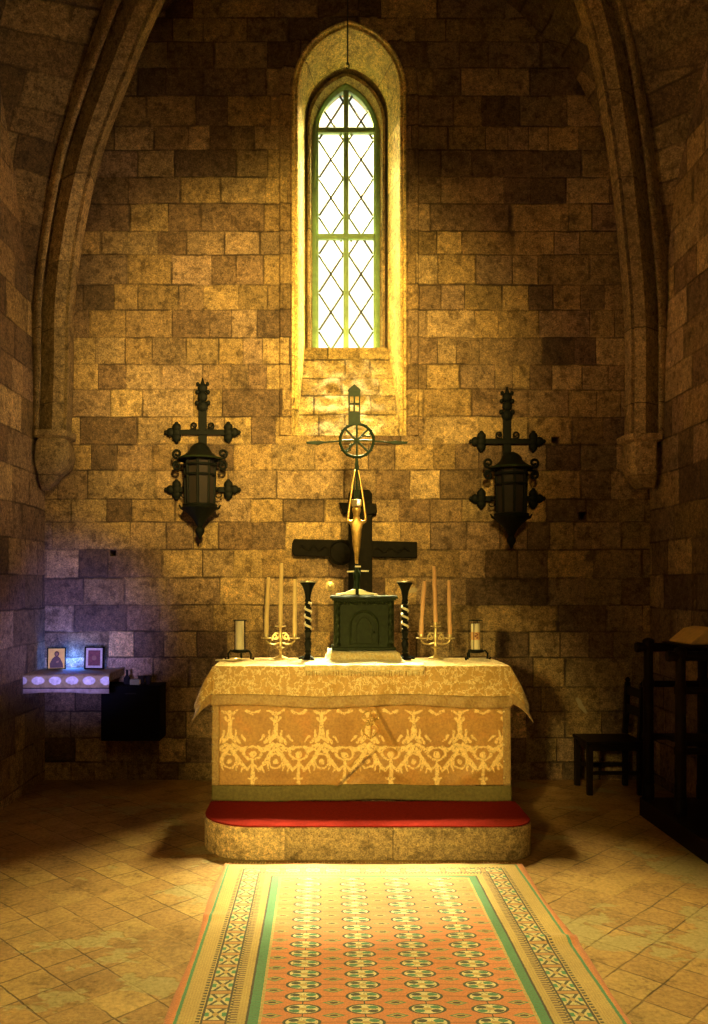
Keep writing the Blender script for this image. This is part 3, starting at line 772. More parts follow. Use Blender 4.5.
# small gilt figure with arms raised, hung on the stem
def skin(name, pts, edges, mat, parent):
    me = bpy.data.meshes.new(name); me.from_pydata([p[:3] for p in pts], edges, []); o = bpy.data.objects.new(name, me); COL.objects.link(o); o.parent = parent
    me.materials.append(mat); md = o.modifiers.new('skin', 'SKIN'); md.use_smooth_shade = True
    for v, p in zip(me.skin_vertices[0].data, pts): v.radius = (p[3], p[4] if len(p) > 4 else p[3])
    me.skin_vertices[0].data[0].use_root = True
    s = o.modifiers.new('sub', 'SUBSURF'); s.levels = 2; s.render_levels = 2
    return o
fz = lambda y: Z(y); fx = lambda x: XX(x) ; c0 = fx(356.3)
pts = [(c0, -.035, fz(541), .034, .028), (c0, -.040, fz(534), .032, .026), (c0, -.042, fz(526), .052, .034), (c0, -.042, fz(520.5), .034, .028), (c0, -.046, fz(516), .020), (c0, -.050, fz(511), .040, .040), (c0, -.048, fz(506.5), .034),
       (fx(351.5), -.040, fz(523), .020), (fx(347.4), -.036, fz(521.5), .013), (fx(349.8), -.028, fz(503), .0085), (fx(352.8), -.020, fz(482), .007), (fx(354.8), -.014, fz(470), .008),
       (fx(361.1), -.040, fz(523), .020), (fx(365.6), -.036, fz(521.5), .013), (fx(363.6), -.028, fz(503), .0085), (fx(360.4), -.020, fz(482), .007), (fx(358.2), -.014, fz(470), .008),
       (fx(354.8), -.040, fz(547), .020), (fx(355.6), -.045, fz(553), .014), (fx(355.8), -.030, fz(561), .010), (fx(356), -.042, fz(564), .010),
       (fx(357.8), -.040, fz(547), .020), (fx(357.2), -.046, fz(553), .014), (fx(356.9), -.030, fz(561), .010), (fx(357.1), -.042, fz(564), .010)]
ed = [(0, 1), (1, 2), (2, 3), (3, 4), (4, 5), (5, 6), (2, 7), (7, 8), (8, 9), (9, 10), (10, 11), (2, 12), (12, 13), (13, 14), (14, 15), (15, 16), (0, 17), (17, 18), (18, 19), (19, 20), (0, 21), (21, 22), (22, 23), (23, 24)]
fig = skin('figure', pts, ed, M['gold'], cr); fig['label'] = 'gilt figure with thin raised arms'
b = MB(); b.lathe([(.034, fz(507)), (.038, fz(505)), (.040, fz(500.5)), (.030, fz(500))], (c0, -.048, 0), 16, flute=8, fd=.06)
o = b.build('crown', M['bright'], fig, smooth=True); o['label'] = 'pale crown'

# ------------------------------------------------------------------ wooden cross on the wall behind
YX = 7.60
wc = thing('wooden_cross', 'large black wooden cross with a round boss on the wall behind the altar', 'cross', W(359.5, 550, YX))
w0 = W(359.5, 550, YX)
L = lambda px, py: ((W(px, py, YX) - w0).x, (W(px, py, YX) - w0).z)
def cap(x0, x1, y0a, y0b, y1a, y1b, n=6):
    return [L(x0 + 2, y0b), L(x0, (y0a + y0b) / 2 + 4), L(x0, (y0a + y0b) / 2 - 4), L(x0 + 2, y0a), L(x1, y1a), L(x1, y1b)]
b = MB(); b.prism(cap(292, 417, 539, 556, 542, 558), (0, 0, 0), .05); b.build('beam', M['crosswood'], wc, bevel=.008)
b = MB(); b.prism([L(348, 780.5), L(348.5, 494), L(351, 490), L(369, 490), L(372, 494), L(372.5, 780.5)], (0, -.012, 0), .055); b.build('post', M['crosswood'], wc, bevel=.008)
b = MB(); b.prism([L(338.5, 503), L(376, 504), L(377, 513), L(370, 515), L(344, 514)], (0, -.03, 0), .05); b.build('title_board', M['crosswood'], wc, bevel=.006)
b = MB(); q = L(340.5, 552.5); b.lathe([(.02, -.03), (.105, -.03), (.118, -.018), (.118, .02), (.10, .03), (.09, .018), (.05, .022), (.02, .034)], (0, 0, 0), 28)
b.v = [Vector((v.x + q[0], -v.z - .025, v.y + q[1])) for v in b.v]; b.build('boss', M['crosswood'], wc, smooth=True)
for (x0, x1, yy) in ((299, 330, 548.5), (374, 410, 550.5)):
    a0, a1 = L(x0, yy), L(x1, yy)
    b = MB(); b.tube([(a0[0] + (a1[0] - a0[0]) * t / 12, -.03, a0[1] + .022 * math.sin(t * 1.4)) for t in range(13)], [.003] + [.011] * 11 + [.003], 8)
    b.build('carving', M['crosswood'], wc, smooth=True)
# small metal stud on the wall
p = W(330, 586, YW); b = MB(); b.lathe([(.042, 0), (.042, .008), (.022, .012), (.020, .03), (.012, .036)], n=18); b.v = [Vector((v.x, -v.z - .003, v.y)) for v in b.v]
o = b.build('wall_stud', M['brass'], smooth=True, loc=p); tag(o, 'small round brass stud fixed to the wall beside the wooden cross', 'stud')

# ------------------------------------------------------------------ wall lanterns
def fleur(b, c, s=1, d='x', r=.062):
    c = Vector(c)
    ax = Vector((s, 0, 0)) if d == 'x' else Vector((0, 0, s)); sd = Vector((0, 0, 1)) if d == 'x' else Vector((1, 0, 0))
    for v, q in ((sd * .045, 1), (sd * -.045, 1), (ax * .055, 1), (ax * .0, 1.15)):
        b.ball(c + v, r * .52 * q, 10, sy=.4 if True else 1)
        b.ball(c + v * 1.75, r * .25 * q, 8, sy=.5)
def spiral(c, r0, turns, a0, dr, n=26, y=0):
    return [(c[0] + dr * r0 * (1 - .75 * k / n) * math.cos(a0 + turns * 2 * PI * k / n), y, c[1] + r0 * (1 - .75 * k / n) * math.sin(a0 + turns * 2 * PI * k / n)) for k in range(n + 1)]
def lantern(loc, label):
    t = thing('wall_lantern', label, 'lantern', loc, 0, 'iron cross lanterns on the wall')
    yb = -.02
    b = MB(); b.box((0, yb, .55), (.075, .025, .46)); b.box((0, yb, .12), (.06, .025, .60))
    b.box((0, yb, .80), (.05, .025, .15))
    for z, r in ((.765, .052), (.855, .047), (.935, .046)): b.ball((0, yb - .005, z), r, 12, sy=.45)
    for s in (-1, 1): b.ball((s * .052, yb, .80), .022, 8, sy=.5); b.ball((s * .05, yb, .90), .020, 8, sy=.5); b.ball((s * .045, yb, .975), .018, 8, sy=.5)
    b.tube([(0, yb, .97), (.0, yb, 1.03)], [.022, .006], 8)
    b.build('back_bar', M['iron'], t, bevel=.004)
    for z in (.527, .0):
        b = MB(); b.box((0, yb - .012, z), (.46, .022, .046))
        for s in (-1, 1): fleur(b, (s * .238, yb - .012, z), s, r=.080)
        b.build('cross_arm', M['iron'], t, smooth=True)
    for s in (-1, 1):
        MB().tube([(s * .02, yb - .02, .545)] + spiral((s * .075, .585), .035, 1.2, -PI / 2, s, y=yb - .02), .008, 6).build('scroll', M['iron'], t, smooth=True)
        MB().tube([(s * .13, -.19, .255), (s * .19, -.19, .262)] + spiral((s * .205, .305), .043, 1.25, -PI / 2, s, y=-.19), .012, 8).build('scroll', M['iron'], t, smooth=True)
        MB().tube([(s * .13, -.19, .24), (s * .19, -.19, .236)] + spiral((s * .205, .195), .040, -1.25, PI / 2, s, y=-.19), .012, 8).build('scroll', M['iron'], t, smooth=True)
        MB().tube([(s * .135, -.12, -.02)] + spiral((s * .165, -.05), .055, .8, PI / 2, s, y=-.10), .006, 6).build('scroll', M['iron'], t, smooth=True)
    MB().box((0, -.10, .33), (.035, .17, .03)).build('bracket', M['iron'], t, bevel=.004); MB().box((0, -.09, -.1), (.03, .15, .025)).build('bracket', M['iron'], t, bevel=.004)
    c = (0, -.19, 0)
    b = MB(); b.lathe([(.03, .40), (.06, .385), (.085, .36), (.10, .325), (.14, .29), (.165, .275), (.180, .262), (.180, .250), (.13, .24)], c, 24); b.build('hood', M['iron'], t, smooth=True)
    b = MB(); b.tube([(.192 * math.cos(a), -.19 + .19 * math.sin(a), .258) for a in [2 * PI * k / 32 for k in range(32)]], .010, 8, True); b.build('rim', M['tab'], t, smooth=True)
    b = MB(); b.lathe([(.125, -.17), (.130, 0), (.135, .24)], c, 8); b.build('glazing', M['amber'], t)
    b = MB()
    for k in range(8):
        a = 2 * PI * (k) / 8; b.tube([(.127 * math.cos(a), -.19 + .127 * math.sin(a), -.18), (.138 * math.cos(a), -.19 + .138 * math.sin(a), .245)], .013, 6)
    for z, r in ((.11, .137), (-.17, .135), (-.16, .145), (.20, .142)): b.tube([(r * math.cos(a), -.19 + r * math.sin(a), z) for a in [2 * PI * k / 24 for k in range(24)]], .012, 8, True)
    b.build('cage', M['iron'], t, smooth=True)
    b = MB(); b.lathe([(.150, -.165), (.165, -.185), (.140, -.21), (.095, -.25), (.055, -.295), (.030, -.34), (.022, -.355), (.040, -.375), (.042, -.40), (.028, -.425), (.018, -.44), (.006, -.47)], c, 24)
    for s in (-1, 1): b.tube([(s * .13, -.19, -.20), (s * .17, -.19, -.185), (s * .188, -.19, -.155)], [.012, .012, .006], 8)
    b.build('pendant', M['iron'], t, smooth=True)
    return t
pl = W(203, 490, YW); lan = lantern((pl.x, YW - .004, pl.z), 'black iron lantern on a cross bracket left of the window, above the black box')
pr = W(506.5, 499, YW); dup(lan, loc=(pr.x, YW - .004, pr.z), label='black iron lantern on a cross bracket right of the window, towards the dark chair')

# ------------------------------------------------------------------ things on the altar
CZ = TZ + .005
def topy(px, y): return ((px - VX) * y / F, y, CZ)
def candlestick(loc, label):
    t = thing('twisted_candlestick', label, 'candlestick', loc, 0, 'twisted candlesticks beside the tabernacle')
    b = MB(); b.lathe([(.050, 0), (.052, .008), (.044, .016), (.028, .028), (.020, .048), (.026, .058), (.020, .072)], n=24)
    for k in range(3): a = 2 * PI * k / 3 + 3.3; b.tube([(.03 * math.cos(a), .03 * math.sin(a), .02), (.06 * math.cos(a), .06 * math.sin(a), .012), (.075 * math.cos(a), .075 * math.sin(a), .006)], [.010, .009, .006], 8)
    b.build('foot', M['iron'], t, smooth=True)
    b = MB(); b.lathe([(.018, .07), (.024, .09), (.028, .12), (.020, .145), (.030, .155), (.020, .165), (.024, .20), (.030, .21), (.022, .225)], n=20); b.build('lower_shaft', M['iron'], t, smooth=True)
    b = MB(); b.lathe([(.022, .22 + k * .0028) for k in range(80)], n=28, tw=105., flute=2, fd=.25); b.build('twist', M['iron'], t, smooth=True)
    pts = [(.0225 * math.cos(-105 * z), .0225 * math.sin(-105 * z), z) for z in [.225 + k * .0021 for k in range(100)]]
    b = MB(); b.tube(pts, .0095, 6); o = b.build('twist_inlay', M['waxw'], t, smooth=True); o['label'] = 'pale spiral band'
    b = MB(); b.lathe([(.020, .435), (.026, .445), (.020, .46), (.024, .49), (.030, .52), (.044, .555), (.058, .575), (.060, .585)], n=24); b.build('cup', M['iron'], t, smooth=True)
    b = MB(); b.lathe([(.060, .583), (.066, .587), (.066, .593), (.03, .594)], n=24); o = b.build('drip_pan', M['bright'], t, smooth=True); o['label'] = 'bright drip pan'
    t.scale = (1.02, 1.02, 1.035)
    return t
cs = candlestick(topy(308, 6.50), 'black and white twisted candlestick between left candelabrum and tabernacle')
dup(cs, loc=topy(405, 6.50), rz=.9, label='black and white twisted candlestick between tabernacle and right candelabrum')

def candelabrum(loc, label):
    t = thing('candelabrum', label, 'candelabrum', loc, 0, 'brass candelabra on the altar')
    b = MB(); b.lathe([(.062, 0), (.062, .006), (.045, .014), (.020, .022), (.010, .035)], n=24); b.build('foot', M['brass'], t, smooth=True)
    b = MB(); b.lathe([(.010, .03), (.009, .07), (.016, .08), (.032, .086), (.034, .090), (.016, .095), (.010, .11), (.014, .16), (.020, .18), (.012, .20), (.010, .23), (.012, .25)], n=18); b.build('stem', M['brass'], t, smooth=True)
    for s in (-1, 1):
        b = MB(); b.tube([(s * .012, 0, .125), (s * .05, 0, .112), (s * .09, 0, .120), (s * .112, 0, .140), (s * .113, 0, .155)], .007, 8)
        b.tube([(s * .012, 0, .17)] + spiral((s * .042, .175), .024, 1.3, PI, s), .006, 6)
        b.tube([(s * .012, 0, .20), (s * .04, 0, .205), (s * .062, 0, .18), (s * .066, 0, .145)], .006, 6)
        b.build('branch', M['brass'], t, smooth=True)
    for (x, z) in ((-.113, .155), (0, .25), (.113, .155)):
        b = MB(); b.lathe([(.006, -.006), (.020, .0), (.042, .006), (.044, .010), (.020, .010), (.017, .014), (.017, .036), (.020, .038), (.006, .038)], (x, 0, z), 18)
        b.build('candle_cup', M['brass'], t, smooth=True)
    return t
cl = topy(280.5, 6.56); cdl = candelabrum(cl, 'three branched brass candelabrum holding cream candles left of the tabernacle')
crr = topy(435.5, 6.56); dup(cdl, loc=crr, label='three branched brass candelabrum holding honey candles right of the tabernacle')
def taper(base, px, ytop, mat, label):
    top = W(px, ytop, 6.56); h = top.z - base[2]; dx = top.x - base[0]
    t = thing('taper_candle', label, 'candle', base, 0, 'tapers in the candelabra')
    b = MB(); n_ = 8; b.tube([(dx * (k / n_) ** 1.3 + .0012 * math.sin(k * 2.1), 0, h * k / n_) for k in range(n_ + 1)], [.0165 + .001 * math.sin(k * 1.7) for k in range(n_)] + [.012], 14); b.build('wax', mat, t, smooth=True)
    b = MB(); b.tube([(dx, 0, h - .002), (dx + .001, 0, h + .008)], .002, 6); b.build('wick', M['black'], t)
place = [('left-hand', 0), ('middle', 1), ('right-hand', 2)]
for (x, dz), px, yt, nm in zip(((-.113, .155), (0, .25), (.113, .155)), (268.5, 281.5, 295), (577, 563, 579), ('cream taper on the outer left branch of the left candelabrum', 'tallest cream taper, in the middle of the left candelabrum', 'cream taper of the left candelabrum, nearest the twisted candlestick')):
    taper((cl[0] + x, cl[1], cl[2] + dz + .0395), px, yt, M['wax'], nm)
for (x, dz), px, yt, nm in zip(((-.113, .155), (0, .25), (.113, .155)), (424.5, 434, 449), (581, 566, 580), ('honey taper of the right candelabrum, nearest the twisted candlestick', 'tallest honey taper, in the middle of the right candelabrum', 'honey taper of the right candelabrum, nearest the banded candle')):
    taper((crr[0] + x, crr[1], crr[2] + dz + .0395), px, yt, M['waxo'], nm)

def jar_stand(loc, label, flip=1):
    t = thing('candle_holder', label, 'candle holder', loc, 0, 'iron candle holders at the altar ends')
    b = MB()
    b.lathe([(.030, .053), (.056, .059), (.060, .065), (.060, .079), (.052, .081), (.02, .075)], n=24); b.build('tray', M['iron'], t, smooth=True)
    for a in (math.radians(200), math.radians(-20), math.radians(90)):
        b = MB(); ca, sa = math.cos(a), math.sin(a)
        b.tube([(.04 * ca, .04 * sa, .062), (.075 * ca, .075 * sa, .072), (.095 * ca, .095 * sa, .050), (.092 * ca, .092 * sa, .010), (.112 * ca, .112 * sa, .008), (.12 * ca, .12 * sa, .022)], .008, 8); b.build('leg', M['iron'], t, smooth=True)
    for a in [PI / 4 + PI / 2 * k for k in range(4)]:
        b = MB(); b.tube([(.052 * math.cos(a), .052 * math.sin(a), .075), (.052 * math.cos(a), .052 * math.sin(a), .308)], .0026, 6); b.build('rod', M['iron'], t)
    b = MB(); b.tube([(.052 * math.cos(a), .052 * math.sin(a), .308) for a in [2 * PI * k / 24 for k in range(24)]], .003, 6, True); b.build('ring', M['iron'], t, smooth=True)
    b = MB()
    n_ = 24; vs = [(r * math.cos(2 * PI * i / n_), r * math.sin(2 * PI * i / n_), z) for r, z in ((.0475, .082), (.0475, .285)) for i in range(n_)]
    b.add(vs, [(i, (i + 1) % n_, n_ + (i + 1) % n_, n_ + i) for i in range(n_)]); b.build('glass_sleeve', M['jar'], t, smooth=True)
    return t
j1 = topy(240, 6.47); js = jar_stand(j1, 'black iron holder with glass sleeve at the left end of the altar')
j2 = topy(475.5, 6.47); dup(js, loc=j2, rz=.35, label='black iron holder with glass sleeve at the right end of the altar')
def pillar(loc, band, label, h):
    t = thing('pillar_candle', label, 'candle', (loc[0], loc[1], loc[2] + .082), 0)
    MB().lathe([(.034, 0), (.035, .004), (.035, h - .006), (.031, h), (.022, h - .004), (.01, h - .006)], n=24).build('wax', M['waxw'], t, smooth=True)
    MB().tube([(0, 0, h - .008), (.001, 0, h + .006)], .002, 6).build('wick', M['black'], t)
    if band:
        MB().lathe([(.0356, .075), (.0360, .08), (.0360, .13), (.0356, .135)], n=24).build('band', M['waxo'], t, smooth=True)['label'] = 'orange band'
        b = MB(); b.tube([(.0362 * math.cos(-1.57 + .35 * math.sin(k)), .0362 * math.sin(-1.57 + .35 * math.sin(k)), .085 + .004 * k) for k in range(11)], .003, 6); b.build('painted_motif', M['red'], t)
pillar(j1, False, 'plain white pillar candle in the glass sleeve at the left altar end', .225)
pillar(j2, True, 'white pillar candle with an orange band at the right altar end', .20)
# snuffer lying beside the left holder
p = topy(222, 6.27); b = MB(); b.tube([(-.05, 0, .014), (.10, .01, .016)], .006, 8); b.lathe([(.016, -.02), (.013, 0), (.006, .014)], (0, 0, 0), 14)
b.v = [Vector((v.x, v.y, v.z)) for v in b.v[:16]] + [Vector((v.z + .11, v.y + .01, v.x + .017)) for v in b.v[16:]]
tag(b.build('candle_snuffer', M['bright'], smooth=True, loc=p), 'small metal candle snuffer lying at the far left end of the altar cloth', 'snuffer')

# ------------------------------------------------------------------ floor rug
def rugf(u, v):
    x = RX0 + (RX1 - RX0) * u; y = RY0 + (RY1 - RY0) * v
    w = .006 * noise.noise(Vector((x * 2, y * 2, 0))) + .003 * noise.noise(Vector((x * 7, y * 7, 3)))
    k = math.exp(-((y - 4.16 + .12 * (x - 1.26)) / .035) ** 2) * .02 * max(0, (x - .95) / .3) + math.exp(-((y - 4.45 - .1 * (x + .64)) / .03) ** 2) * .014 * max(0, (-.45 - x) / .2)
    e = .010 * math.sin(y * 5) * (1 if u in (0, 1) else 0)
    return Vector((x + e, y, .012 + max(-.004, w) + k))
rg = thing('rug', 'long patterned rug with orange field and green borders before the altar step', 'rug', (0, 0, 0))
MB().grid(rugf, 70, 140).build('rug_pile', M['rug'], rg, smooth=True, thick=.010)
b = MB()
for k in range(95):
    x = RX0 + (RX1 - RX0) * (k + .5) / 95; b.tube([(x, RY1 - .005, .012), (x + random.uniform(-.008, .008), RY1 + random.uniform(.03, .055), .006)], [.005, .003], 5)
b.build('fringe', M['fringe'], rg)['kind'] = 'stuff'

# ------------------------------------------------------------------ corner shelf with icons
SHZ = 1.03
sh = thing('corner_shelf', 'stone shelf in the left corner under a lace edged cloth', 'shelf', (XL, YW, SHZ))
MB().box((.375, -.285, -.03), (.73, .555, .06)).build('slab', M['rib'], sh, bevel=.008)
MB().prism([(0, 0), (0, -.26), (.03, -.26), (.14, -.10), (.17, 0)], (.02, 0, -.062), .0).build('bracket', M['rib'], sh) if False else None
lc = thing('shelf_cloth', 'lace edged cloth draped over the corner shelf', 'cloth', (0, 0, 0))
def lacef(u, v):
    t = v * (.572 + .155); x = XL + .012 + .735 * u; wv = .006 * math.sin(x * 26)
    if t < .572: return Vector((x, YW - .006 - t, SHZ + .006 + .002 * math.sin(x * 30)))
    d = t - .572; return Vector((x, YW - .578 - .012 * min(1, d / .02) + wv * min(1, d / .05) - .006, SHZ + .004 - d * (1 + .04 * math.sin(x * 9))))
MB().grid(lacef, 70, 40).build('lace', M['lace'], lc, smooth=True, thick=.004)
def icon(px0, px1, ytop, ybot, y, rot, lean, label, kind):
    pa, pb = W(px0, ybot, y), W(px1, ytop, y); w = pb.x - pa.x; h = pb.z - pa.z - .0
    t = thing('icon_picture', label, 'icon', ((pa.x + pb.x) / 2, y, SHZ + .010), rot, 'icons on the corner shelf'); t.rotation_euler.x = -lean
    if kind == 0:
        MB().box((0, 0, h / 2), (w, .02, h)).build('panel', simple('gilt panel', (.95, .58, .07), .5, 0, .15, 30), t, bevel=.002)
        rb = simple('dark robe paint', (.10, .045, .03), .6); sk = simple('ochre face paint', (.32, .16, .07), .6)
        b = MB(); b.prism([(-.055, .012), (.06, .012), (.055, .05), (.034, .095), (.016, .115), (-.016, .115), (-.036, .095), (-.058, .05)], (0, -.012, 0), .006); b.build('painted_robe', rb, t)
        b = MB(); b.ball((.002, -.013, .138), .021, 14, sy=.25, sz=1.2); b.build('painted_face', rb, t, smooth=True)
        b = MB(); b.ball((.002, -.016, .136), .013, 12, sy=.25, sz=1.25); b.build('painted_skin', sk, t, smooth=True); b = MB(); b.prism([(-.005, .055), (.018, .06), (.022, .078), (.002, .072)], (0, -.017, 0), .003); b.build('painted_hand', sk, t)
        b = MB(); e = .008
        for c, d in (((0, -.006, h - e / 2), (w, .03, e)), ((0, -.006, e / 2), (w, .03, e)), ((-w / 2 + e / 2, -.006, h / 2), (e, .03, h)), ((w / 2 - e / 2, -.006, h / 2), (e, .03, h))): b.box(c, d)
        b.build('frame', M['crosswood'], t)
    else:
        MB().box((0, 0, h / 2), (w * .96, .014, h * .96)).build('mat_board', simple('cream mount', (.55, .48, .42), .8), t)
        MB().box((0, -.008, h / 2), (w * .62, .006, h * .68)).build('picture', simple('dark red picture', (.14, .03, .03), .6, 0, .5, 40), t)
        b = MB(); b.ball((0, -.011, h / 2), .022, 14, sy=.1); b.build('medallion', simple('brown medallion', (.22, .10, .06), .6), t, smooth=True)
        b = MB(); e = .012
        for c, d in (((0, -.004, h - e / 2), (w, .03, e)), ((0, -.004, e / 2), (w, .03, e)), ((-w / 2 + e / 2, -.004, h / 2), (e, .03, h)), ((w / 2 - e / 2, -.004, h / 2), (e, .03, h))): b.box(c, d)
        b.build('frame', M['crosswood'], t, bevel=.002)
icon(47.5, 65.5, 647, 668.5, 7.47, .14, .12, 'small gold icon of a robed figure leaning on the corner shelf', 0)
icon(84.5, 104, 646, 668.5, 7.47, -.03, .08, 'small framed dark red picture with pale mount on the corner shelf', 1)
# black box on the wall with small things on top
bx0, bx1 = W(101, 741, 7.36), W(160, 687, 7.36)
bc = Vector(((bx0.x + bx1.x) / 2, 0, 0)); bw, bh = bx1.x - bx0.x, bx1.z - bx0.z
bb = thing('offering_box', 'black wall box beside the corner shelf', 'box', (bc.x, 7.50, bx0.z))
MB().box((0, 0, bh / 2), (bw, .28, bh)).build('body', M['box'], bb, bevel=.004)
MB().box((0, -.006, bh + .006), (bw + .012, .285, .012)).build('lid', M['box'], bb, bevel=.003)
MB().box((0, -.142, bh - .06), (.10, .006, .010)).build('slot', M['black'], bb)
bt = bx0.z + bh + .0125
def smallp(px, y): return ((px - VX) * y / F, y, bt)
o = tag(MB().lathe([(.026, 0), (.030, .01), (.030, .055), (.014, .075), (.010, .085), (.010, .125), (.013, .128), (.004, .13)], n=18).build('votive_bottle', M['black'], smooth=True, loc=smallp(127, 7.48)), 'small dark bottle on the black box nearest the shelf cloth', 'bottle')
o = thing('matchbox', 'small pale card box standing on top of the black wall box', 'box', smallp(135, 7.42)); MB().box((0, 0, .026), (.085, .04, .05)).build('sleeve', simple('grey green card', (.30, .30, .16), .8), o, bevel=.002); MB().box((.004, 0, .026), (.086, .034, .04)).build('drawer', M['tan'], o)
for px, lb in ((141.5, 'short dark votive cup on the black wall box beside the card box'), (148.5, 'short dark votive cup on the right end of the black wall box')):
    t = thing('votive_cup', lb, 'votive cup', smallp(px, 7.47), 0, 'votive cups on the black box')
    MB().lathe([(.024, 0), (.030, .05), (.032, .075), (.027, .074), (.022, .05)], n=18).build('cup', M['amber'], t, smooth=True)
    MB().lathe([(.020, .0515), (.020, .066), (.004, .068)], n=14).build('wax', M['waxw'], t, smooth=True)

# ------------------------------------------------------------------ chair and stall on the right
ch = thing('wooden_chair', 'dark wooden chair facing the altar beside the right back wall', 'chair', (2.50, 7.27, 0))
for sy in (-1, 1):
    yy = sy * .175
    MB().box((-.215, yy, .215), (.045, .045, .43), taper=1.12).build('leg', M['darkwood'], ch, bevel=.004)
    MB().box((.215, yy, .215), (.045, .045, .43)).build('leg', M['darkwood'], ch, bevel=.004)
    MB().box((.228, yy, .70), (.042, .045, .46), ry=.05).lathe([(.014, .93), (.024, .945), (.024, .955), (.008, .975)], (.24, yy, 0), 12).build('back_post', M['darkwood'], ch, bevel=.003)
    MB().box((0, yy, .19), (.40, .022, .03)).build('stretcher', M['darkwood'], ch)
for z in (.86, .70): MB().box((.235 if z > .8 else .228, 0, z), (.022, .33, .075)).build('back_slat', M['darkwood'], ch, bevel=.003)
MB().box((0, 0, .445), (.50, .41, .03)).build('seat', M['darkwood'], ch, bevel=.008)
for sy in (-1, 1): MB().box((0, sy * .175, .405), (.40, .024, .05)).build('seat_rail', M['darkwood'], ch)
for sx in (-1, 1): MB().box((sx * .215, 0, .405), (.024, .32, .05)).build('seat_rail', M['darkwood'], ch)

PX0 = 2.475; PH = .14
pf = MB().box(((PX0 + 3.0) / 2, (3.9 + 6.48) / 2, PH / 2), (3.0 - PX0, 6.48 - 3.9, PH))
tag(pf.build('wooden_platform', M['darkwood'], bevel=.006), 'low dark wooden platform along the right wall', 'platform')
st = thing('choir_stall', 'dark wooden stall of round posts and rails on the right platform', 'stall', (0, 0, PH + .001))
def frame_end(yf, xp, ztop, rails):
    zt = ztop - PH
    for x in (xp, 2.95):
        MB().lathe([(.046, 0), (.046, .10), (.040, .11), (.043, .13), (.040, .15), (.040, rails[2] - PH - .03), (.046, rails[2] - PH - .02), (.046, rails[2] - PH + .02), (.038, rails[2] - PH + .04), (.038, rails[1] - PH - .03), (.045, rails[1] - PH - .02), (.045, rails[1] - PH + .02), (.034, rails[1] - PH + .05), (.036, zt - .06), (.045, zt - .04), (.045, zt), (.03, zt + .012), (.006, zt + .02)], (x, yf, 0), 18).build('post', M['darkwood'], st, smooth=True)
    for k, z in enumerate(rails):
        z -= PH
        if k == 0:
            b = MB(); b.tube([(xp - .105, yf, z), (xp - .10, yf, z), (xp - .085, yf, z), (xp - .05, yf, z), (2.96, yf, z)], [.012, .036, .042, .036, .032], 14); b.build('hand_rail', M['darkwood'], st, smooth=True)
        else: MB().tube([(xp, yf, z), (2.95, yf, z)], .026, 12).build('rail', M['darkwood'], st, smooth=True)
frame_end(5.976, 2.58, 1.335, (1.285, 1.035, .60)); frame_end(6.44, 2.53, 1.37, (1.315, 1.03, .62))
MB().box((2.80, 6.21, .50), (.36, .44, .035), rx=-.04).build('bench_board', M['darkwood'], st, bevel=.006)
MB().box((2.77, 6.21, 1.214), (.25, .50, .014)).build('desk_board', M['darkwood'], st, bevel=.003)
MB().box((2.97, 6.21, .75), (.03, .50, .36)).build('back_board', M['darkwood'], st, bevel=.006)
# sloping book rest lying across the two hand rails
b = MB(); q = [(2.67, 1.366), (2.895, 1.366), (2.895, 1.485), (2.86, 1.487), (2.78, 1.470), (2.67, 1.380)]
b.prism(q, (0, 6.20, 0), .38)
bk = thing('book_rest', 'tan sloping book rest across the top rails of the stall', 'book rest', (0, 0, 0))
b.build('wedge', M['tan'], bk, bevel=.012)
b = MB().lathe([(.012, 0), (.026, .0), (.026, .006), (.014, .008)], (0, 0, 0), 16); b.v = [Vector((v.x + 2.855, 6.008 - v.z, v.y + 1.435)) for v in b.v]; b.build('grommet', M['tab'], bk, smooth=True)

# ------------------------------------------------------------------ light
wd = bpy.data.worlds.new('sky'); SC.world = wd; wd.use_nodes = True
bg = wd.node_tree.nodes['Background']; bg.inputs[0].default_value = (.84, .98, 1., 1); bg.inputs[1].default_value = 1.25
def lamp(name, kind, loc, target, energy, color, **k):
    l = bpy.data.lights.new(name, kind); l.energy = energy; l.color = color
    for a, v in k.items(): setattr(l, a, v)
    o = bpy.data.objects.new(name, l); COL.objects.link(o); o.location = loc
    o.rotation_euler = (Vector(target) - Vector(loc)).to_track_quat('-Z', 'Y').to_euler(); return o
po = lamp('sky_portal', 'AREA', (.228, 8.34, 5.42), (.228, 0, 5.42), 1, (1, 1, 1), shape='RECTANGLE', size=.62, size_y=2.7); po.data.cycles.is_portal = True
lamp('sun', 'SUN', (.3, 9.5, 9), (.3 - .10, 9.5 - 2.78, 9 - 5.6), 200., (1., .86, .44), angle=math.radians(15))
lamp('bright_haze', 'AREA', (.55, 11.0, 9.6), (.228, 7.9, 5.2), 36000, (1., .745, .25), shape='RECTANGLE', size=5.0, size_y=2.6)
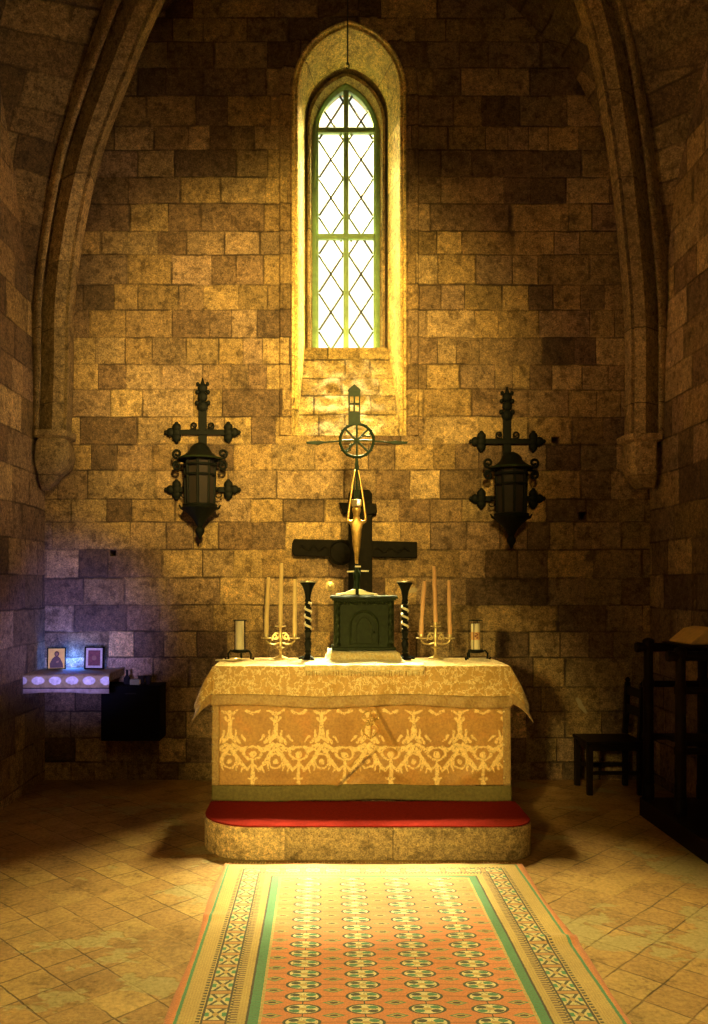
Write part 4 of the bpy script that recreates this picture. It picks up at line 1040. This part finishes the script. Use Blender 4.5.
lamp('chancel_fill', 'SPOT', (.4, .6, 4.6), (-.22, 7.6, 3.55), 4600, (1., .655, .155), spot_size=math.radians(39), spot_blend=1., shadow_soft_size=.35)  # warm fill spot added in front to brighten the altar wall
lamp('nave_fill', 'AREA', (.2, -.5, 5.5), (.2, 6.5, 2.5), 28, (1., .62, .22), size=2.0)  # unseen weak ambient fill, added high up behind the camera
lamp('altar_fill', 'SPOT', (-1.0, 1.0, 2.0), (.25, 6.0, .68), 1300, (1., .71, .19), spot_size=math.radians(33), spot_blend=.8, shadow_soft_size=.25)  # added spot that lifts the altar front and step, not a known fitting
lamp('left_fill', 'SPOT', (1.7, 5.0, 2.4), (-2.5, 7.0, 4.2), 330, (1., .68, .34), spot_size=math.radians(62), spot_blend=1., shadow_soft_size=.2)  # added fill for the left wall and rib, from an unseen source
lamp('right_fill', 'SPOT', (-1.3, 4.8, 2.6), (3.0, 6.9, 4.6), 175, (1., .55, .20), spot_size=math.radians(56), spot_blend=1., shadow_soft_size=.2)  # its added counterpart, brightening the right wall and rib
lamp('shelf_blue_fill', 'POINT', (-2.30, 7.56, SHZ + .10), (0, 0, 0), 5., (.04, .16, 1.), shadow_soft_size=.02)  # hidden blue point added behind the icons for the glow between them
lamp('corner_violet_fill', 'SPOT', (-1.75, 5.0, 1.15), (-2.25, 7.6, 1.40), 340, (.36, .31, 1.), spot_size=math.radians(40), spot_blend=1., shadow_soft_size=.15)  # unseen violet spot added to tint the left corner like cool daylight

# ------------------------------------------------------------------ camera
cam = bpy.data.cameras.new('camera'); co = bpy.data.objects.new('camera', cam); COL.objects.link(co)
co.location = (0, 0, CH); co.rotation_euler = (PI / 2, 0, 0)
cam.sensor_fit = 'AUTO'; cam.sensor_width = 36; cam.lens = F / 1024 * 36
cam.shift_x = (354 - VX) / 1024; cam.shift_y = (VY - 512) / 1024; cam.clip_start = .05
SC.camera = co
v = SC.view_settings; SC.display_settings.display_device = 'sRGB'; v.view_transform = 'Standard'; v.look = 'None'; v.exposure = 0; v.gamma = 1; v.use_curve_mapping = False
SC.cycles.use_denoising = True
SC.cycles.max_bounces = 8
SC.cycles.sample_clamp_indirect = 6
